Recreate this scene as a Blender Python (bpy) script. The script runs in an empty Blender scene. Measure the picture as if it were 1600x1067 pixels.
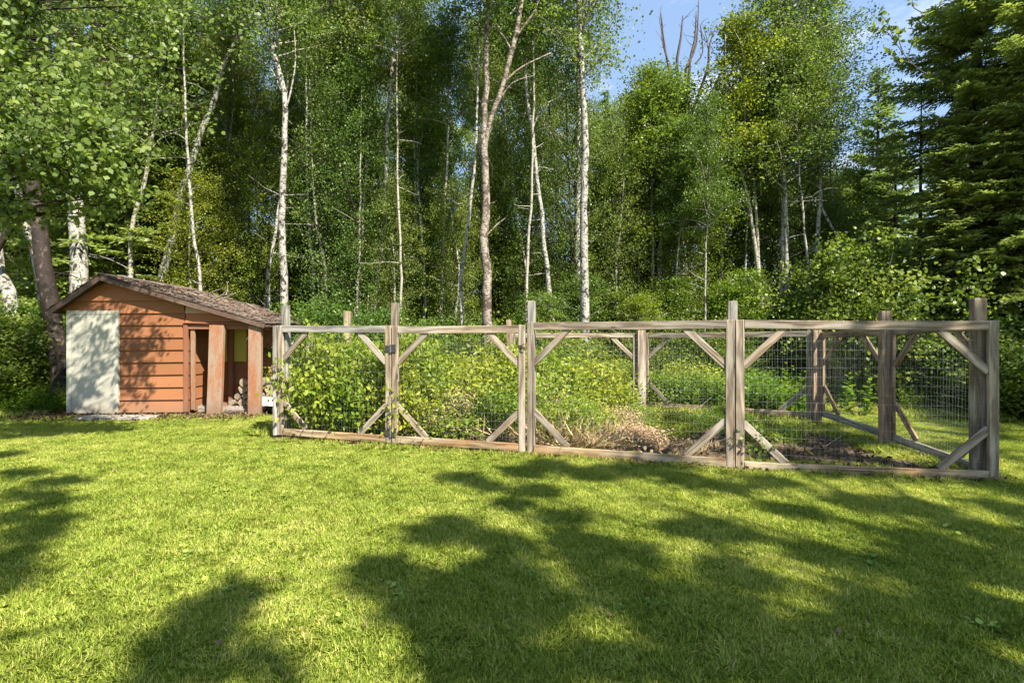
import bpy, bmesh, math, random
import numpy as np
from mathutils import Vector, Matrix, Quaternion
from mathutils import noise as mn
R = math.radians
SC = bpy.context.scene
COL = SC.collection
rnd = random.Random(7)

# ------------------------------------------------------------------ camera
EYE = 1.5
cam = bpy.data.objects.new('camera', bpy.data.cameras.new('camera'))
COL.objects.link(cam)
cam.location = (0, 0, EYE)
cam.rotation_euler = (R(90), 0, 0)
cam.data.sensor_width = 36.0
cam.data.lens = 18.0
cam.data.clip_end = 500
SC.camera = cam

# ------------------------------------------------------------------ light
SUN_A, SUN_E = 38.0, 47.0          # degrees right of straight-behind, elevation
sv = Vector((math.sin(R(SUN_A))*math.cos(R(SUN_E)), -math.cos(R(SUN_A))*math.cos(R(SUN_E)), math.sin(R(SUN_E))))
sun = bpy.data.objects.new('sun', bpy.data.lights.new('sun', 'SUN'))
COL.objects.link(sun)
sun.data.energy = 5.0
sun.data.angle = R(0.55)
sun.data.color = (1.0, 0.93, 0.80)
sun.rotation_euler = sv.to_track_quat('Z', 'Y').to_euler()
sun.location = (20, -25, 40)

w = bpy.data.worlds.new('World'); SC.world = w; w.use_nodes = True
nt = w.node_tree; nt.nodes.clear()
out = nt.nodes.new('ShaderNodeOutputWorld'); bg = nt.nodes.new('ShaderNodeBackground')
sky = nt.nodes.new('ShaderNodeTexSky'); sky.sky_type = 'NISHITA'; sky.sun_disc = False
sky.sun_elevation = R(SUN_E); sky.sun_rotation = R(180-SUN_A)
sky.air_density = 1.0; sky.dust_density = 0.6; sky.ozone_density = 1.4
bg.inputs[1].default_value = 0.057
tc = nt.nodes.new('ShaderNodeTexCoord')
mp = nt.nodes.new('ShaderNodeMapping'); mp.inputs['Scale'].default_value = (1.6, 1.6, 4.2); mp.inputs['Location'].default_value = (0.35, 0.1, 0.2)
nz = nt.nodes.new('ShaderNodeTexNoise'); nz.inputs['Scale'].default_value = 1.7; nz.inputs['Detail'].default_value = 9; nz.inputs['Roughness'].default_value = 0.58
cr = nt.nodes.new('ShaderNodeValToRGB'); cr.color_ramp.elements[0].position = 0.56; cr.color_ramp.elements[1].position = 0.74
mixc = nt.nodes.new('ShaderNodeMixRGB'); mixc.inputs[2].default_value = (8.6, 8.9, 9.4, 1)
nt.links.new(tc.outputs['Generated'], mp.inputs[0]); nt.links.new(mp.outputs[0], nz.inputs[0])
nt.links.new(nz.outputs[0], cr.inputs[0]); nt.links.new(cr.outputs[0], mixc.inputs[0])
gain = nt.nodes.new('ShaderNodeMixRGB'); gain.blend_type = 'MIX'; gain.inputs[0].default_value = 0.30; gain.inputs[2].default_value = (5.4, 8.0, 12.5, 1)
nt.links.new(sky.outputs[0], gain.inputs[1]); nt.links.new(gain.outputs[0], mixc.inputs[1])
nt.links.new(mixc.outputs[0], bg.inputs[0]); nt.links.new(bg.outputs[0], out.inputs[0])

SC.view_settings.view_transform = 'Standard'
SC.view_settings.look = 'None'
SC.view_settings.exposure = 1.55
SC.view_settings.gamma = 1.0
SC.view_settings.use_curve_mapping = False
SC.render.engine = 'CYCLES'
SC.cycles.max_bounces = 6; SC.cycles.diffuse_bounces = 4; SC.cycles.glossy_bounces = 2
SC.cycles.transmission_bounces = 3; SC.cycles.sample_clamp_indirect = 6
SC.cycles.use_denoising = True

# ------------------------------------------------------------------ materials
def newmat(name):
    m = bpy.data.materials.new(name); m.use_nodes = True
    n = m.node_tree; n.nodes.clear()
    return m, n, n.nodes, n.links
def ramp(N, pts, interp='LINEAR'):
    r = N.new('ShaderNodeValToRGB'); r.color_ramp.interpolation = interp
    e = r.color_ramp.elements
    while len(e) > 1: e.remove(e[0])
    e[0].position = pts[0][0]; e[0].color = (*pts[0][1], 1)
    for p, c in pts[1:]:
        k = e.new(p); k.color = (*c, 1)
    return r
def noise(N, L, vec, scale, detail=4, rough=0.55, dist=0.0, stretch=None, loc=None):
    if stretch or loc:
        mp = N.new('ShaderNodeMapping'); mp.inputs['Scale'].default_value = stretch or (1, 1, 1)
        L.new(vec, mp.inputs[0]); vec = mp.outputs[0]
        if loc: mp.inputs['Location'].default_value = loc
    t = N.new('ShaderNodeTexNoise'); t.inputs['Scale'].default_value = scale
    t.inputs['Detail'].default_value = detail; t.inputs['Roughness'].default_value = rough; t.inputs['Distortion'].default_value = dist
    L.new(vec, t.inputs[0]); return t.outputs[0]
def mix(N, L, f, a, b, mode='MIX'):
    m = N.new('ShaderNodeMixRGB'); m.blend_type = mode
    for s, v in ((0, f), (1, a), (2, b)):
        if hasattr(v, 'links') or hasattr(v, 'is_linked'): L.new(v, m.inputs[s])
        elif isinstance(v, (int, float)): m.inputs[s].default_value = v if s == 0 else (v, v, v, 1)
        else: m.inputs[s].default_value = (*v, 1)
    return m.outputs[0]
def mathn(N, L, op, a, b=0.0):
    m = N.new('ShaderNodeMath'); m.operation = op
    for s, v in ((0, a), (1, b)):
        if isinstance(v, (int, float)): m.inputs[s].default_value = v
        else: L.new(v, m.inputs[s])
    return m.outputs[0]
def finish(N, L, col, rough=0.8, bump=None, bs=0.3, bd=0.01, spec=0.3):
    p = N.new('ShaderNodeBsdfPrincipled'); o = N.new('ShaderNodeOutputMaterial')
    if isinstance(col, tuple): p.inputs['Base Color'].default_value = (*col, 1)
    else: L.new(col, p.inputs['Base Color'])
    if isinstance(rough, (int, float)): p.inputs['Roughness'].default_value = rough
    else: L.new(rough, p.inputs['Roughness'])
    p.inputs['Specular IOR Level'].default_value = spec
    if bump is not None:
        b = N.new('ShaderNodeBump'); b.inputs['Strength'].default_value = bs; b.inputs['Distance'].default_value = bd
        L.new(bump, b.inputs['Height']); L.new(b.outputs[0], p.inputs['Normal'])
    L.new(p.outputs[0], o.inputs[0]); return p
def objvec(N, L, rand=20.0):
    t = N.new('ShaderNodeTexCoord'); oi = N.new('ShaderNodeObjectInfo')
    a = N.new('ShaderNodeVectorMath'); a.operation = 'ADD'
    s = mathn(N, L, 'MULTIPLY', oi.outputs['Random'], rand)
    L.new(t.outputs['Object'], a.inputs[0]); L.new(s, a.inputs[1])
    return a.outputs[0], oi.outputs['Random']

def leaf_mat(name, dark, mid, bright, trans, tf=0.38, rough=0.42, spec=0.35, objvar=0.35):
    """colour by the leaf's own tone, tree by tree a little different; light passes through the blade"""
    m, n, N, L = newmat(name)
    at = N.new('ShaderNodeAttribute'); at.attribute_name = 'tone'
    oi = N.new('ShaderNodeObjectInfo')
    r = ramp(N, [(0.0, dark), (0.5, mid), (1.0, bright)])
    L.new(at.outputs['Fac'], r.inputs[0])
    hs = N.new('ShaderNodeHueSaturation')
    hv = mathn(N, L, 'MULTIPLY_ADD', oi.outputs['Random'], 0.05*objvar/0.35); hv.node.inputs[2].default_value = 0.475
    L.new(hv, hs.inputs['Hue'])
    vv = mathn(N, L, 'MULTIPLY_ADD', oi.outputs['Random'], -objvar); vv.node.inputs[2].default_value = 1.0+objvar/2
    L.new(vv, hs.inputs['Value']); L.new(r.outputs[0], hs.inputs['Color'])
    p = N.new('ShaderNodeBsdfPrincipled'); p.inputs['Roughness'].default_value = rough; p.inputs['Specular IOR Level'].default_value = spec
    L.new(hs.outputs[0], p.inputs['Base Color'])
    tr = N.new('ShaderNodeBsdfTranslucent')
    tcx = mix(N, L, 1.0, hs.outputs[0], trans, 'MULTIPLY'); L.new(tcx, tr.inputs[0])
    ms = N.new('ShaderNodeMixShader'); ms.inputs[0].default_value = tf
    L.new(p.outputs[0], ms.inputs[1]); L.new(tr.outputs[0], ms.inputs[2])
    o = N.new('ShaderNodeOutputMaterial'); L.new(ms.outputs[0], o.inputs[0])
    return m

M = {}
M['aspen'] = leaf_mat('aspen_leaves', (.050, .090, .020), (.140, .205, .044), (.290, .345, .100), (1.5, 1.5, .8), tf=.46, rough=.45, spec=.3)
M['bush'] = leaf_mat('bush_leaves', (.055, .098, .012), (.150, .210, .022), (.280, .330, .044), (1.6, 1.6, 0.6), tf=.45)
M['hazel'] = leaf_mat('hazel_leaves', (.044, .086, .016), (.125, .190, .032), (.260, .320, .060), (1.5, 1.5, 0.7), tf=.45)
M['bramble'] = leaf_mat('bramble_leaves', (.080, .130, .014), (.210, .275, .026), (.38, .42, .065), (1.5, 1.5, 0.6), rough=.5, tf=.45)
M['straw'] = leaf_mat('dry_stalks', (.22, .15, .075), (.42, .31, .17), (.60, .48, .29), (1.2, 1.1, .9), tf=.15, rough=.8, spec=.1)
M['spruce'] = leaf_mat('spruce_needles', (.060, .095, .030), (.175, .245, .072), (.34, .41, .13), (1.2, 1.3, .7), tf=.42, rough=.5, objvar=.2)
M['fern'] = leaf_mat('fern_leaves', (.040, .090, .012), (.105, .19, .022), (.21, .29, .036), (1.6, 1.6, .5), tf=.45)
M['clover'] = leaf_mat('clover_leaves', (.12, .19, .03), (.22, .32, .05), (.36, .44, .10), (1.4, 1.4, .6), tf=.4)
M['litter'] = leaf_mat('dead_leaves', (.045, .028, .016), (.10, .062, .034), (.22, .15, .09), (1.2, 1.0, .8), tf=.08, rough=.85, spec=.1)

def grass_mat():
    m, n, N, L = newmat('grass_blades')
    at = N.new('ShaderNodeAttribute'); at.attribute_name = 'tone'
    g = N.new('ShaderNodeNewGeometry')
    n1 = noise(N, L, g.outputs['Position'], 0.9, 3)
    n2 = noise(N, L, g.outputs['Position'], 5.0, 3)
    r = ramp(N, [(0.0, (.10, .150, .018)), (.45, (.305, .395, .050)), (.80, (.54, .54, .14)), (.93, (.52, .49, .14)), (1.0, (.62, .54, .26))])
    t = mathn(N, L, 'ADD', at.outputs['Fac'], mathn(N, L, 'MULTIPLY', mathn(N, L, 'SUBTRACT', n1, .5), .85))
    t = mathn(N, L, 'ADD', t, mathn(N, L, 'MULTIPLY', mathn(N, L, 'SUBTRACT', n2, .5), .60))
    L.new(t, r.inputs[0])
    p = N.new('ShaderNodeBsdfPrincipled'); p.inputs['Roughness'].default_value = .5; p.inputs['Specular IOR Level'].default_value = .25
    L.new(r.outputs[0], p.inputs['Base Color'])
    tr = N.new('ShaderNodeBsdfTranslucent'); L.new(mix(N, L, 1.0, r.outputs[0], (1.35, 1.3, .8), 'MULTIPLY'), tr.inputs[0])
    ms = N.new('ShaderNodeMixShader'); ms.inputs[0].default_value = .35
    L.new(p.outputs[0], ms.inputs[1]); L.new(tr.outputs[0], ms.inputs[2])
    o = N.new('ShaderNodeOutputMaterial'); L.new(ms.outputs[0], o.inputs[0])
    return m
M['grass'] = grass_mat()

def ground_mat(name, stops, s1=3.0, s2=40.0, bd=.02):
    m, n, N, L = newmat(name)
    g = N.new('ShaderNodeNewGeometry')
    a = noise(N, L, g.outputs['Position'], s1, 6, .65); b = noise(N, L, g.outputs['Position'], s2, 5, .7)
    f = mathn(N, L, 'MULTIPLY_ADD', b, .5); L.new(mathn(N, L, 'MULTIPLY', a, .5), f.node.inputs[2])
    r = ramp(N, stops); L.new(f, r.inputs[0])
    finish(N, L, r.outputs[0], .95, b, .8, bd, .05)
    return m
M['soil'] = ground_mat('garden_soil', [(.3, (.045, .032, .022)), (.5, (.10, .072, .048)), (.62, (.19, .145, .10)), (.75, (.32, .26, .19))])
M['forest_floor'] = ground_mat('forest_floor', [(.3, (.018, .014, .008)), (.5, (.045, .036, .018)), (.7, (.10, .075, .04))])
M['thatch'] = ground_mat('lawn_thatch', [(.3, (.11, .13, .025)), (.5, (.20, .22, .05)), (.7, (.28, .26, .09))], 2.0, 60.0)

def wood_mat(name, pale, mid, dark, warm, warmf=0.35, coarse=1.0):
    """board with its grain along local X: growth rings cut flat, knots, grey weathering, nail-like specks"""
    m, n, N, L = newmat(name)
    v, rd = objvec(N, L, 13.0)
    big = noise(N, L, v, 2.2*coarse, 2, .5, 0.0, (.35, 1, 1))
    dist = noise(N, L, v, 5.0, 2, .5, 0, (.5, 2.2, 2.2))
    sep = N.new('ShaderNodeSeparateXYZ'); L.new(v, sep.inputs[0])
    rings = mathn(N, L, 'ADD', mathn(N, L, 'MULTIPLY', dist, 9.0), mathn(N, L, 'MULTIPLY', sep.outputs['Z'], 60.0))
    rings = mathn(N, L, 'SINE', mathn(N, L, 'ADD', rings, mathn(N, L, 'MULTIPLY', big, 22.0)))
    fine = noise(N, L, v, 18.0, 6, .7, 0, (.22, 9, 9))
    f = mathn(N, L, 'ADD', mathn(N, L, 'MULTIPLY', rings, .16), fine)
    r = ramp(N, [(.28, dark), (.45, mid), (.62, pale), (.85, tuple(min(1, c*1.12) for c in pale))])
    L.new(f, r.inputs[0])
    wf = noise(N, L, v, 1.7, 3, .6, 0, (.6, 2, 2), (7, 3, 1))
    wr = ramp(N, [(.42, (0, 0, 0)), (.66, (1, 1, 1))]); L.new(wf, wr.inputs[0])
    c = mix(N, L, mathn(N, L, 'MULTIPLY', wr.outputs[0], warmf), r.outputs[0], warm, 'MULTIPLY')
    vo = N.new('ShaderNodeTexVoronoi'); vo.inputs['Scale'].default_value = 2.6
    mpk = N.new('ShaderNodeMapping'); mpk.inputs['Scale'].default_value = (.55, 1.6, 1.6); L.new(v, mpk.inputs[0]); L.new(mpk.outputs[0], vo.inputs[0])
    kr = ramp(N, [(.045, (.30, .22, .16)), (.085, (1, 1, 1))]); L.new(vo.outputs[0], kr.inputs[0])
    ck = noise(N, L, v, 5.0, 3, .5, 0, (.16, 9, 9), (3, 9, 5)); ckr = ramp(N, [(.33, (.22, .18, .15)), (.37, (1, 1, 1))]); L.new(ck, ckr.inputs[0])
    c = mix(N, L, .85, c, ckr.outputs[0], 'MULTIPLY')
    st = noise(N, L, v, 1.3, 4, .6, 0, (1, 2, 2), (1, 4, 8)); sr = ramp(N, [(.40, (.62, .62, .60)), (.60, (1, 1, 1))]); L.new(st, sr.inputs[0])
    c = mix(N, L, .75, c, sr.outputs[0], 'MULTIPLY')
    c = mix(N, L, .8, c, kr.outputs[0], 'MULTIPLY')
    hs = N.new('ShaderNodeHueSaturation'); L.new(c, hs.inputs['Color'])
    vv = mathn(N, L, 'MULTIPLY_ADD', rd, .34); vv.node.inputs[2].default_value = .83; L.new(vv, hs.inputs['Value'])
    finish(N, L, hs.outputs[0], .82, f, .55, .004, .2)
    return m
M['wood'] = wood_mat('weathered_lumber', (.36, .315, .255), (.26, .22, .175), (.16, .12, .09), (1.05, .80, .55), .5)
M['wood_warm'] = wood_mat('ground_stained_lumber', (.43, .345, .235), (.33, .25, .165), (.20, .13, .08), (1.05, .72, .42), .7)
M['wood_grey'] = wood_mat('silvered_lumber', (.37, .35, .325), (.27, .25, .23), (.17, .155, .14), (1.0, .9, .75), .4)
M['wood_brown'] = wood_mat('browned_lumber', (.33, .25, .18), (.25, .18, .13), (.12, .085, .06), (1.05, .75, .55), .5)

def paint_mat(name, base, worn, under, amt=.5, sc=3.0):
    m, n, N, L = newmat(name)
    v, rd = objvec(N, L, 9.0)
    a = noise(N, L, v, sc, 6, .65, .2, (.5, 2, 2)); b = noise(N, L, v, 26.0, 6, .75, 0, (.4, 2.5, 2.5))
    c = mix(N, L, a, base, worn)
    k = mathn(N, L, 'ADD', mathn(N, L, 'MULTIPLY', a, .45), mathn(N, L, 'MULTIPLY', b, .55))
    kr = ramp(N, [(1-amt-.06, (0, 0, 0)), (1-amt+.06, (1, 1, 1))]); L.new(k, kr.inputs[0])
    c = mix(N, L, kr.outputs[0], c, under)
    g = N.new('ShaderNodeNewGeometry'); sx = N.new('ShaderNodeSeparateXYZ'); L.new(g.outputs['Position'], sx.inputs[0])
    sp = mathn(N, L, 'ADD', sx.outputs['Z'], mathn(N, L, 'MULTIPLY', noise(N, L, g.outputs['Position'], 5.0, 5, .7, 0, (1, 1, .4)), .55))
    sr = ramp(N, [(.30, (1, 1, 1)), (.62, (0, 0, 0))]); L.new(sp, sr.inputs[0])
    c = mix(N, L, mathn(N, L, 'MULTIPLY', sr.outputs[0], .65), c, (.15, .11, .075))       # rain splash and soil at the foot
    vo = N.new('ShaderNodeTexVoronoi'); vo.inputs['Scale'].default_value = 6.0; L.new(g.outputs['Position'], vo.inputs[0])
    vr = ramp(N, [(.055, (.25, .17, .12)), (.075, (1, 1, 1))]); L.new(vo.outputs[0], vr.inputs[0])
    c = mix(N, L, .8, c, vr.outputs[0], 'MULTIPLY')
    hs = N.new('ShaderNodeHueSaturation'); L.new(c, hs.inputs['Color'])
    vv = mathn(N, L, 'MULTIPLY_ADD', rd, .36); vv.node.inputs[2].default_value = .80; L.new(vv, hs.inputs['Value'])
    finish(N, L, hs.outputs[0], .75, b, .35, .003, .25)
    return m
M['siding'] = paint_mat('rust_brown_siding', (.245, .096, .038), (.31, .132, .060), (.16, .065, .03), .36)
M['siding_pale'] = paint_mat('pale_patch_siding', (.42, .24, .17), (.47, .29, .21), (.33, .17, .10), .35)
M['plank'] = paint_mat('worn_brown_plank', (.25, .092, .042), (.30, .13, .068), (.26, .20, .145), .50, 2.0)
M['trim'] = paint_mat('brown_trim', (.20, .075, .04), (.29, .12, .065), (.28, .19, .13), .40)
M['white_door'] = paint_mat('chalky_white_paint', (.40, .385, .31), (.50, .48, .40), (.19, .15, .10), .40)
M['yellow_panel'] = paint_mat('mustard_panel', (.42, .36, .06), (.50, .44, .09), (.24, .20, .06), .30)
M['fascia'] = paint_mat('dark_fascia', (.075, .045, .035), (.12, .075, .055), (.17, .13, .10), .45)

def simple(name, c1, c2, rough=.8, sc=8.0, metal=0.0, bs=.4, bd=.005, stretch=None, spec=.3):
    m, n, N, L = newmat(name)
    v, rd = objvec(N, L, 9.0)
    a = noise(N, L, v, sc, 6, .65, 0, stretch)
    r = ramp(N, [(.35, c1), (.65, c2)]); L.new(a, r.inputs[0])
    p = finish(N, L, r.outputs[0], rough, a, bs, bd, spec); p.inputs['Metallic'].default_value = metal
    return m
M['shingle'] = simple('weathered_shingle', (.055, .042, .036), (.17, .135, .11), .9, 9.0)
M['metal_dark'] = simple('dark_steel', (.05, .05, .05), (.13, .12, .115), .55, 30, .7)
M['metal_rust'] = simple('rusty_hook', (.10, .05, .03), (.20, .10, .05), .8, 30, .3)
M['wire'] = simple('galvanised_wire', (.24, .25, .23), (.36, .37, .35), .45, 20, .35)
M['stone'] = simple('slab_stone', (.20, .18, .155), (.36, .33, .29), .9, 7.0, 0, .6, .01)
M['twig'] = simple('bare_twig', (.22, .17, .13), (.42, .35, .28), .9, 20.0)
M['twig_dark'] = simple('dark_twig', (.05, .04, .035), (.12, .095, .08), .9, 20.0)
M['log_bark'] = simple('log_bark', (.07, .055, .045), (.27, .23, .19), .9, 14.0, 0, .6, .01, (1, 3, 3))
M['log_end'] = simple('cut_log_end', (.16, .11, .07), (.36, .28, .20), .85, 22.0)
M['sack'] = simple('white_plastic_sack', (.66, .66, .66), (.80, .80, .80), .5, 6.0)

def birch_mat(name, white, grey, dark, amount=.5, scar=.5):
    m, n, N, L = newmat(name)
    v, rd = objvec(N, L, 11.0)
    lent = noise(N, L, v, 3.0, 5, .7, .3, (3.0, 3.0, 22.0))
    patch = noise(N, L, v, 1.4, 6, .7, .8, (6.0, 6.0, 4.5), (4, 1, 2))
    wash = noise(N, L, v, .8, 4, .6, 0, (2, 2, .7), (1, 8, 3))
    c = mix(N, L, wash, white, grey)
    lr = ramp(N, [(amount+.03, (1, 1, 1)), (amount+.13, (.22, .19, .17))]); L.new(lent, lr.inputs[0])
    c = mix(N, L, 1.0, c, lr.outputs[0], 'MULTIPLY')
    pr = ramp(N, [(scar+.05, (0, 0, 0)), (scar+.10, (1, 1, 1))]); L.new(patch, pr.inputs[0])
    c = mix(N, L, pr.outputs[0], c, dark)
    finish(N, L, c, .75, lent, .5, .01, .2)
    return m
M['birch'] = birch_mat('white_birch_bark', (.45, .435, .385), (.27, .26, .23), (.035, .03, .025), .47, .47)
M['aspen_bark'] = birch_mat('pale_aspen_bark', (.42, .40, .33), (.27, .25, .195), (.05, .042, .033), .48, .50)
M['snag_bark'] = birch_mat('peeling_ruddy_bark', (.37, .33, .275), (.25, .20, .155), (.07, .05, .04), .44, .44)
M['dark_bark'] = birch_mat('dark_mottled_bark', (.040, .030, .024), (.024, .018, .015), (.11, .085, .065), .50, .52)

# ------------------------------------------------------------------ builders
def W(px, py, D):
    return Vector(((px-800)/800*D, D, EYE+(533.5-py)/800*D))
def tagp(o, label=None, cat=None, group=None, kind=None):
    if label: o['label'] = label
    if cat: o['category'] = cat
    if group: o['group'] = group
    if kind: o['kind'] = kind
    return o
def link(name, me, mat=None, parent=None, loc=None, rot=None, scale=None):
    o = bpy.data.objects.new(name, me)
    COL.objects.link(o)
    if mat is not None and me is not None and len(me.materials) == 0: me.materials.append(mat)
    if parent is not None: o.parent = parent
    if loc is not None: o.location = loc
    if rot is not None: o.rotation_euler = rot
    if scale is not None: o.scale = scale
    return o
def thing(name, label, cat, loc=(0, 0, 0), rz=0, group=None):
    o = bpy.data.objects.new(name, None); COL.objects.link(o); o.empty_display_size = .2
    o.location = loc; o.rotation_euler = (0, 0, rz)
    return tagp(o, label, cat, group)
def npmesh(name, V, polys, mat=None, tone=None, smooth=False):
    """V (n,3); polys: list of int arrays (m,k) that may differ in k"""
    me = bpy.data.meshes.new(name)
    V = np.asarray(V, dtype=np.float32)
    polys = [np.asarray(p, dtype=np.int32) for p in polys if len(p)]
    me.vertices.add(len(V)); me.vertices.foreach_set('co', V.ravel())
    loops = np.concatenate([p.ravel() for p in polys]) if polys else np.zeros(0, np.int32)
    tot = np.concatenate([np.full(len(p), p.shape[1], np.int32) for p in polys]) if polys else np.zeros(0, np.int32)
    st = np.concatenate([[0], np.cumsum(tot)[:-1]]).astype(np.int32) if len(tot) else tot
    me.loops.add(len(loops)); me.loops.foreach_set('vertex_index', loops)
    me.polygons.add(len(tot)); me.polygons.foreach_set('loop_start', st)
    if smooth: me.polygons.foreach_set('use_smooth', np.ones(len(tot), bool))
    me.update(calc_edges=True)
    if tone is not None:
        a = me.attributes.new('tone', 'FLOAT', 'FACE'); a.data.foreach_set('value', np.asarray(tone, np.float32))
    if mat is not None: me.materials.append(mat)
    return me
class Tubes:
    def __init__(s): s.V = []; s.F = []; s.n = 0
    def add(s, pts, rad, sides=6, cap=True, rough=0.0, rg=None):
        pts = np.asarray([tuple(p) for p in pts], float); n = len(pts)
        rad = np.broadcast_to(np.asarray(rad, float), (n,))
        d = np.gradient(pts, axis=0); d /= np.linalg.norm(d, axis=1)[:, None]+1e-9
        ref = np.array([0, 0, 1.]) if abs(d[:, 2]).mean() < .8 else np.array([1., 0, 0])
        a = np.cross(d, ref); a /= np.linalg.norm(a, axis=1)[:, None]+1e-9; b = np.cross(d, a)
        th = np.arange(sides)/sides*2*math.pi
        rr = rad[:, None]*np.ones((1, sides))
        if rough and rg is not None: rr = rr*(1+rg.normal(0, rough, rr.shape))
        ring = pts[:, None, :]+rr[:, :, None]*(np.cos(th)[None, :, None]*a[:, None, :]+np.sin(th)[None, :, None]*b[:, None, :])
        s.V.append(ring.reshape(-1, 3))
        i = np.arange(n-1)[:, None]*sides; j = np.arange(sides)[None, :]; k = (j+1) % sides
        f = np.stack([i+j, i+k, i+sides+k, i+sides+j], -1).reshape(-1, 4)+s.n
        s.F.append(f); s.n += n*sides
        if cap:
            for e, base in ((0, 0), (1, (n-1)*sides)):
                c = pts[0] if e == 0 else pts[-1]
                s.V.append(c[None, :]); ci = s.n; s.n += 1
                o0 = ci-(n*sides) if e == 0 else ci-1-(n*sides)
                q = np.stack([o0+base+j[0], o0+base+k[0], np.full(sides, ci), np.full(sides, ci)], -1)
                s.F.append(q[:, :3])
        return s
    def mesh(s, name, mat=None, smooth=True):
        quads = [f for f in s.F if f.shape[1] == 4]; tris = [f for f in s.F if f.shape[1] == 3]
        P = []
        if quads: P.append(np.concatenate(quads))
        if tris: P.append(np.concatenate(tris))
        return npmesh(name, np.concatenate(s.V), P, mat, None, smooth)

SHAPES = {
    'quad': np.array([(0, 0, 0), (.42, .45, .05), (0, 1, 0), (-.42, .45, .05)]),
    'hex': np.array([(0, 0, 0), (.36, .18, .03), (.44, .50, .06), (0, 1, -.03), (-.44, .50, .06), (-.36, .18, .03)]),
    'oval': np.array([(0, 0, 0), (.24, .25, .04), (.26, .60, .04), (0, 1, -.05), (-.26, .60, .04), (-.24, .25, .04)]),
    'blade': np.array([(-.06, 0, 0), (.06, 0, 0), (.05, .55, .0), (0, 1, -.0)]),
    'shoot': np.array([(0, 0, 0), (.15, .12, 0), (.12, .7, -.02), (0, 1, -.05), (-.12, .7, -.02), (-.15, .12, 0)]),
}
def unit(a): return a/(np.linalg.norm(a, axis=-1, keepdims=True)+1e-9)
def leaf_arrays(P, size, rg, shape='quad', axis=None, axis_sp=1.0, nrm=None, nrm_sp=1.0):
    n = len(P); c = SHAPES[shape]
    d = rg.normal(size=(n, 3))*axis_sp
    if axis is not None: d = d+np.asarray(axis)
    d = unit(d)
    m = rg.normal(size=(n, 3))*nrm_sp
    if nrm is not None: m = m+np.asarray(nrm)
    m = unit(m-(m*d).sum(1)[:, None]*d)
    r = np.cross(d, m)
    s = np.broadcast_to(np.asarray(size, float), (n,))[:, None, None]
    V = P[:, None, :]+s*(c[None, :, 0, None]*r[:, None, :]+c[None, :, 1, None]*d[:, None, :]+c[None, :, 2, None]*m[:, None, :])
    F = np.arange(n*len(c)).reshape(n, len(c))
    return V.reshape(-1, 3), F
def leaf_mesh(name, P, size, rg, mat, tone, **kw):
    V, F = leaf_arrays(P, size, rg, **kw)
    return npmesh(name, V, [F], mat, np.clip(tone, 0, 1))

def box_mesh(name, sx, sy, sz, bev=.004, mat=None):
    bm = bmesh.new(); bmesh.ops.create_cube(bm, size=1)
    for v in bm.verts: v.co = Vector((v.co.x*sx, v.co.y*sy, v.co.z*sz))
    if bev: bmesh.ops.bevel(bm, geom=list(bm.edges), offset=bev, segments=1, affect='EDGES')
    me = bpy.data.meshes.new(name); bm.to_mesh(me); bm.free()
    if mat: me.materials.append(mat)
    return me
def board(name, p0, p1, width, thick, mat, parent, nrm=(0, -1, 0), bev=.005, bow=0.0):
    """lumber from p0 to p1; local X runs along it, local Z across its face, local Y through it (face looks along nrm)"""
    p0 = Vector(p0); p1 = Vector(p1); x = (p1-p0); ln = x.length; x.normalize()
    nn = Vector(nrm); y = (nn-x*nn.dot(x)).normalized(); z = x.cross(y)
    me = box_mesh(name, ln, thick, width, bev, mat)
    if ln > .9:
        bm = bmesh.new(); bm.from_mesh(me)
        for k in range(1, 7):
            bmesh.ops.bisect_plane(bm, geom=list(bm.verts)+list(bm.edges)+list(bm.faces), plane_co=(-ln/2+ln*k/7, 0, 0), plane_no=(1, 0, 0))
        a1, a2, a3 = (rnd.uniform(-.006, .006)*ln for _ in range(3)); tw = rnd.uniform(-.03, .03)
        for vv in bm.verts:
            f = 1-(2*vv.co.x/ln)**2; g_ = math.sin(vv.co.x*5.0+a1*900)*.0012
            vv.co.z += a2*f*.6+g_; vv.co.y += a3*f*.35+tw*vv.co.z*(2*vv.co.x/ln)*.4
        bm.to_mesh(me); bm.free()
    mt = Matrix((x, y, z)).transposed().to_4x4(); mt.translation = (p0+p1)/2
    o = bpy.data.objects.new(name, me); COL.objects.link(o)
    if parent is not None:
        o.parent = parent; mt = Matrix.Translation(-parent.location) @ mt
    o.matrix_local = mt
    return o
def prism(name, outline, y0, y1, mat, parent=None, axis='y'):
    """outline of (a,z) points extruded along axis"""
    n = len(outline); V = []
    for yy in (y0, y1):
        for a, z in outline: V.append((a, yy, z) if axis == 'y' else (yy, a, z))
    F = [tuple(range(n)), tuple(range(2*n-1, n-1, -1))]+[(i, i+n, (i+1) % n+n, (i+1) % n) for i in range(n)]
    me = bpy.data.meshes.new(name); me.from_pydata(V, [], F)
    bm = bmesh.new(); bm.from_mesh(me); bmesh.ops.recalc_face_normals(bm, faces=bm.faces); bm.to_mesh(me); bm.free()
    if parent is not None:
        me.transform(Matrix.Translation(-parent.location))
    return link(name, me, mat, parent)

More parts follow.
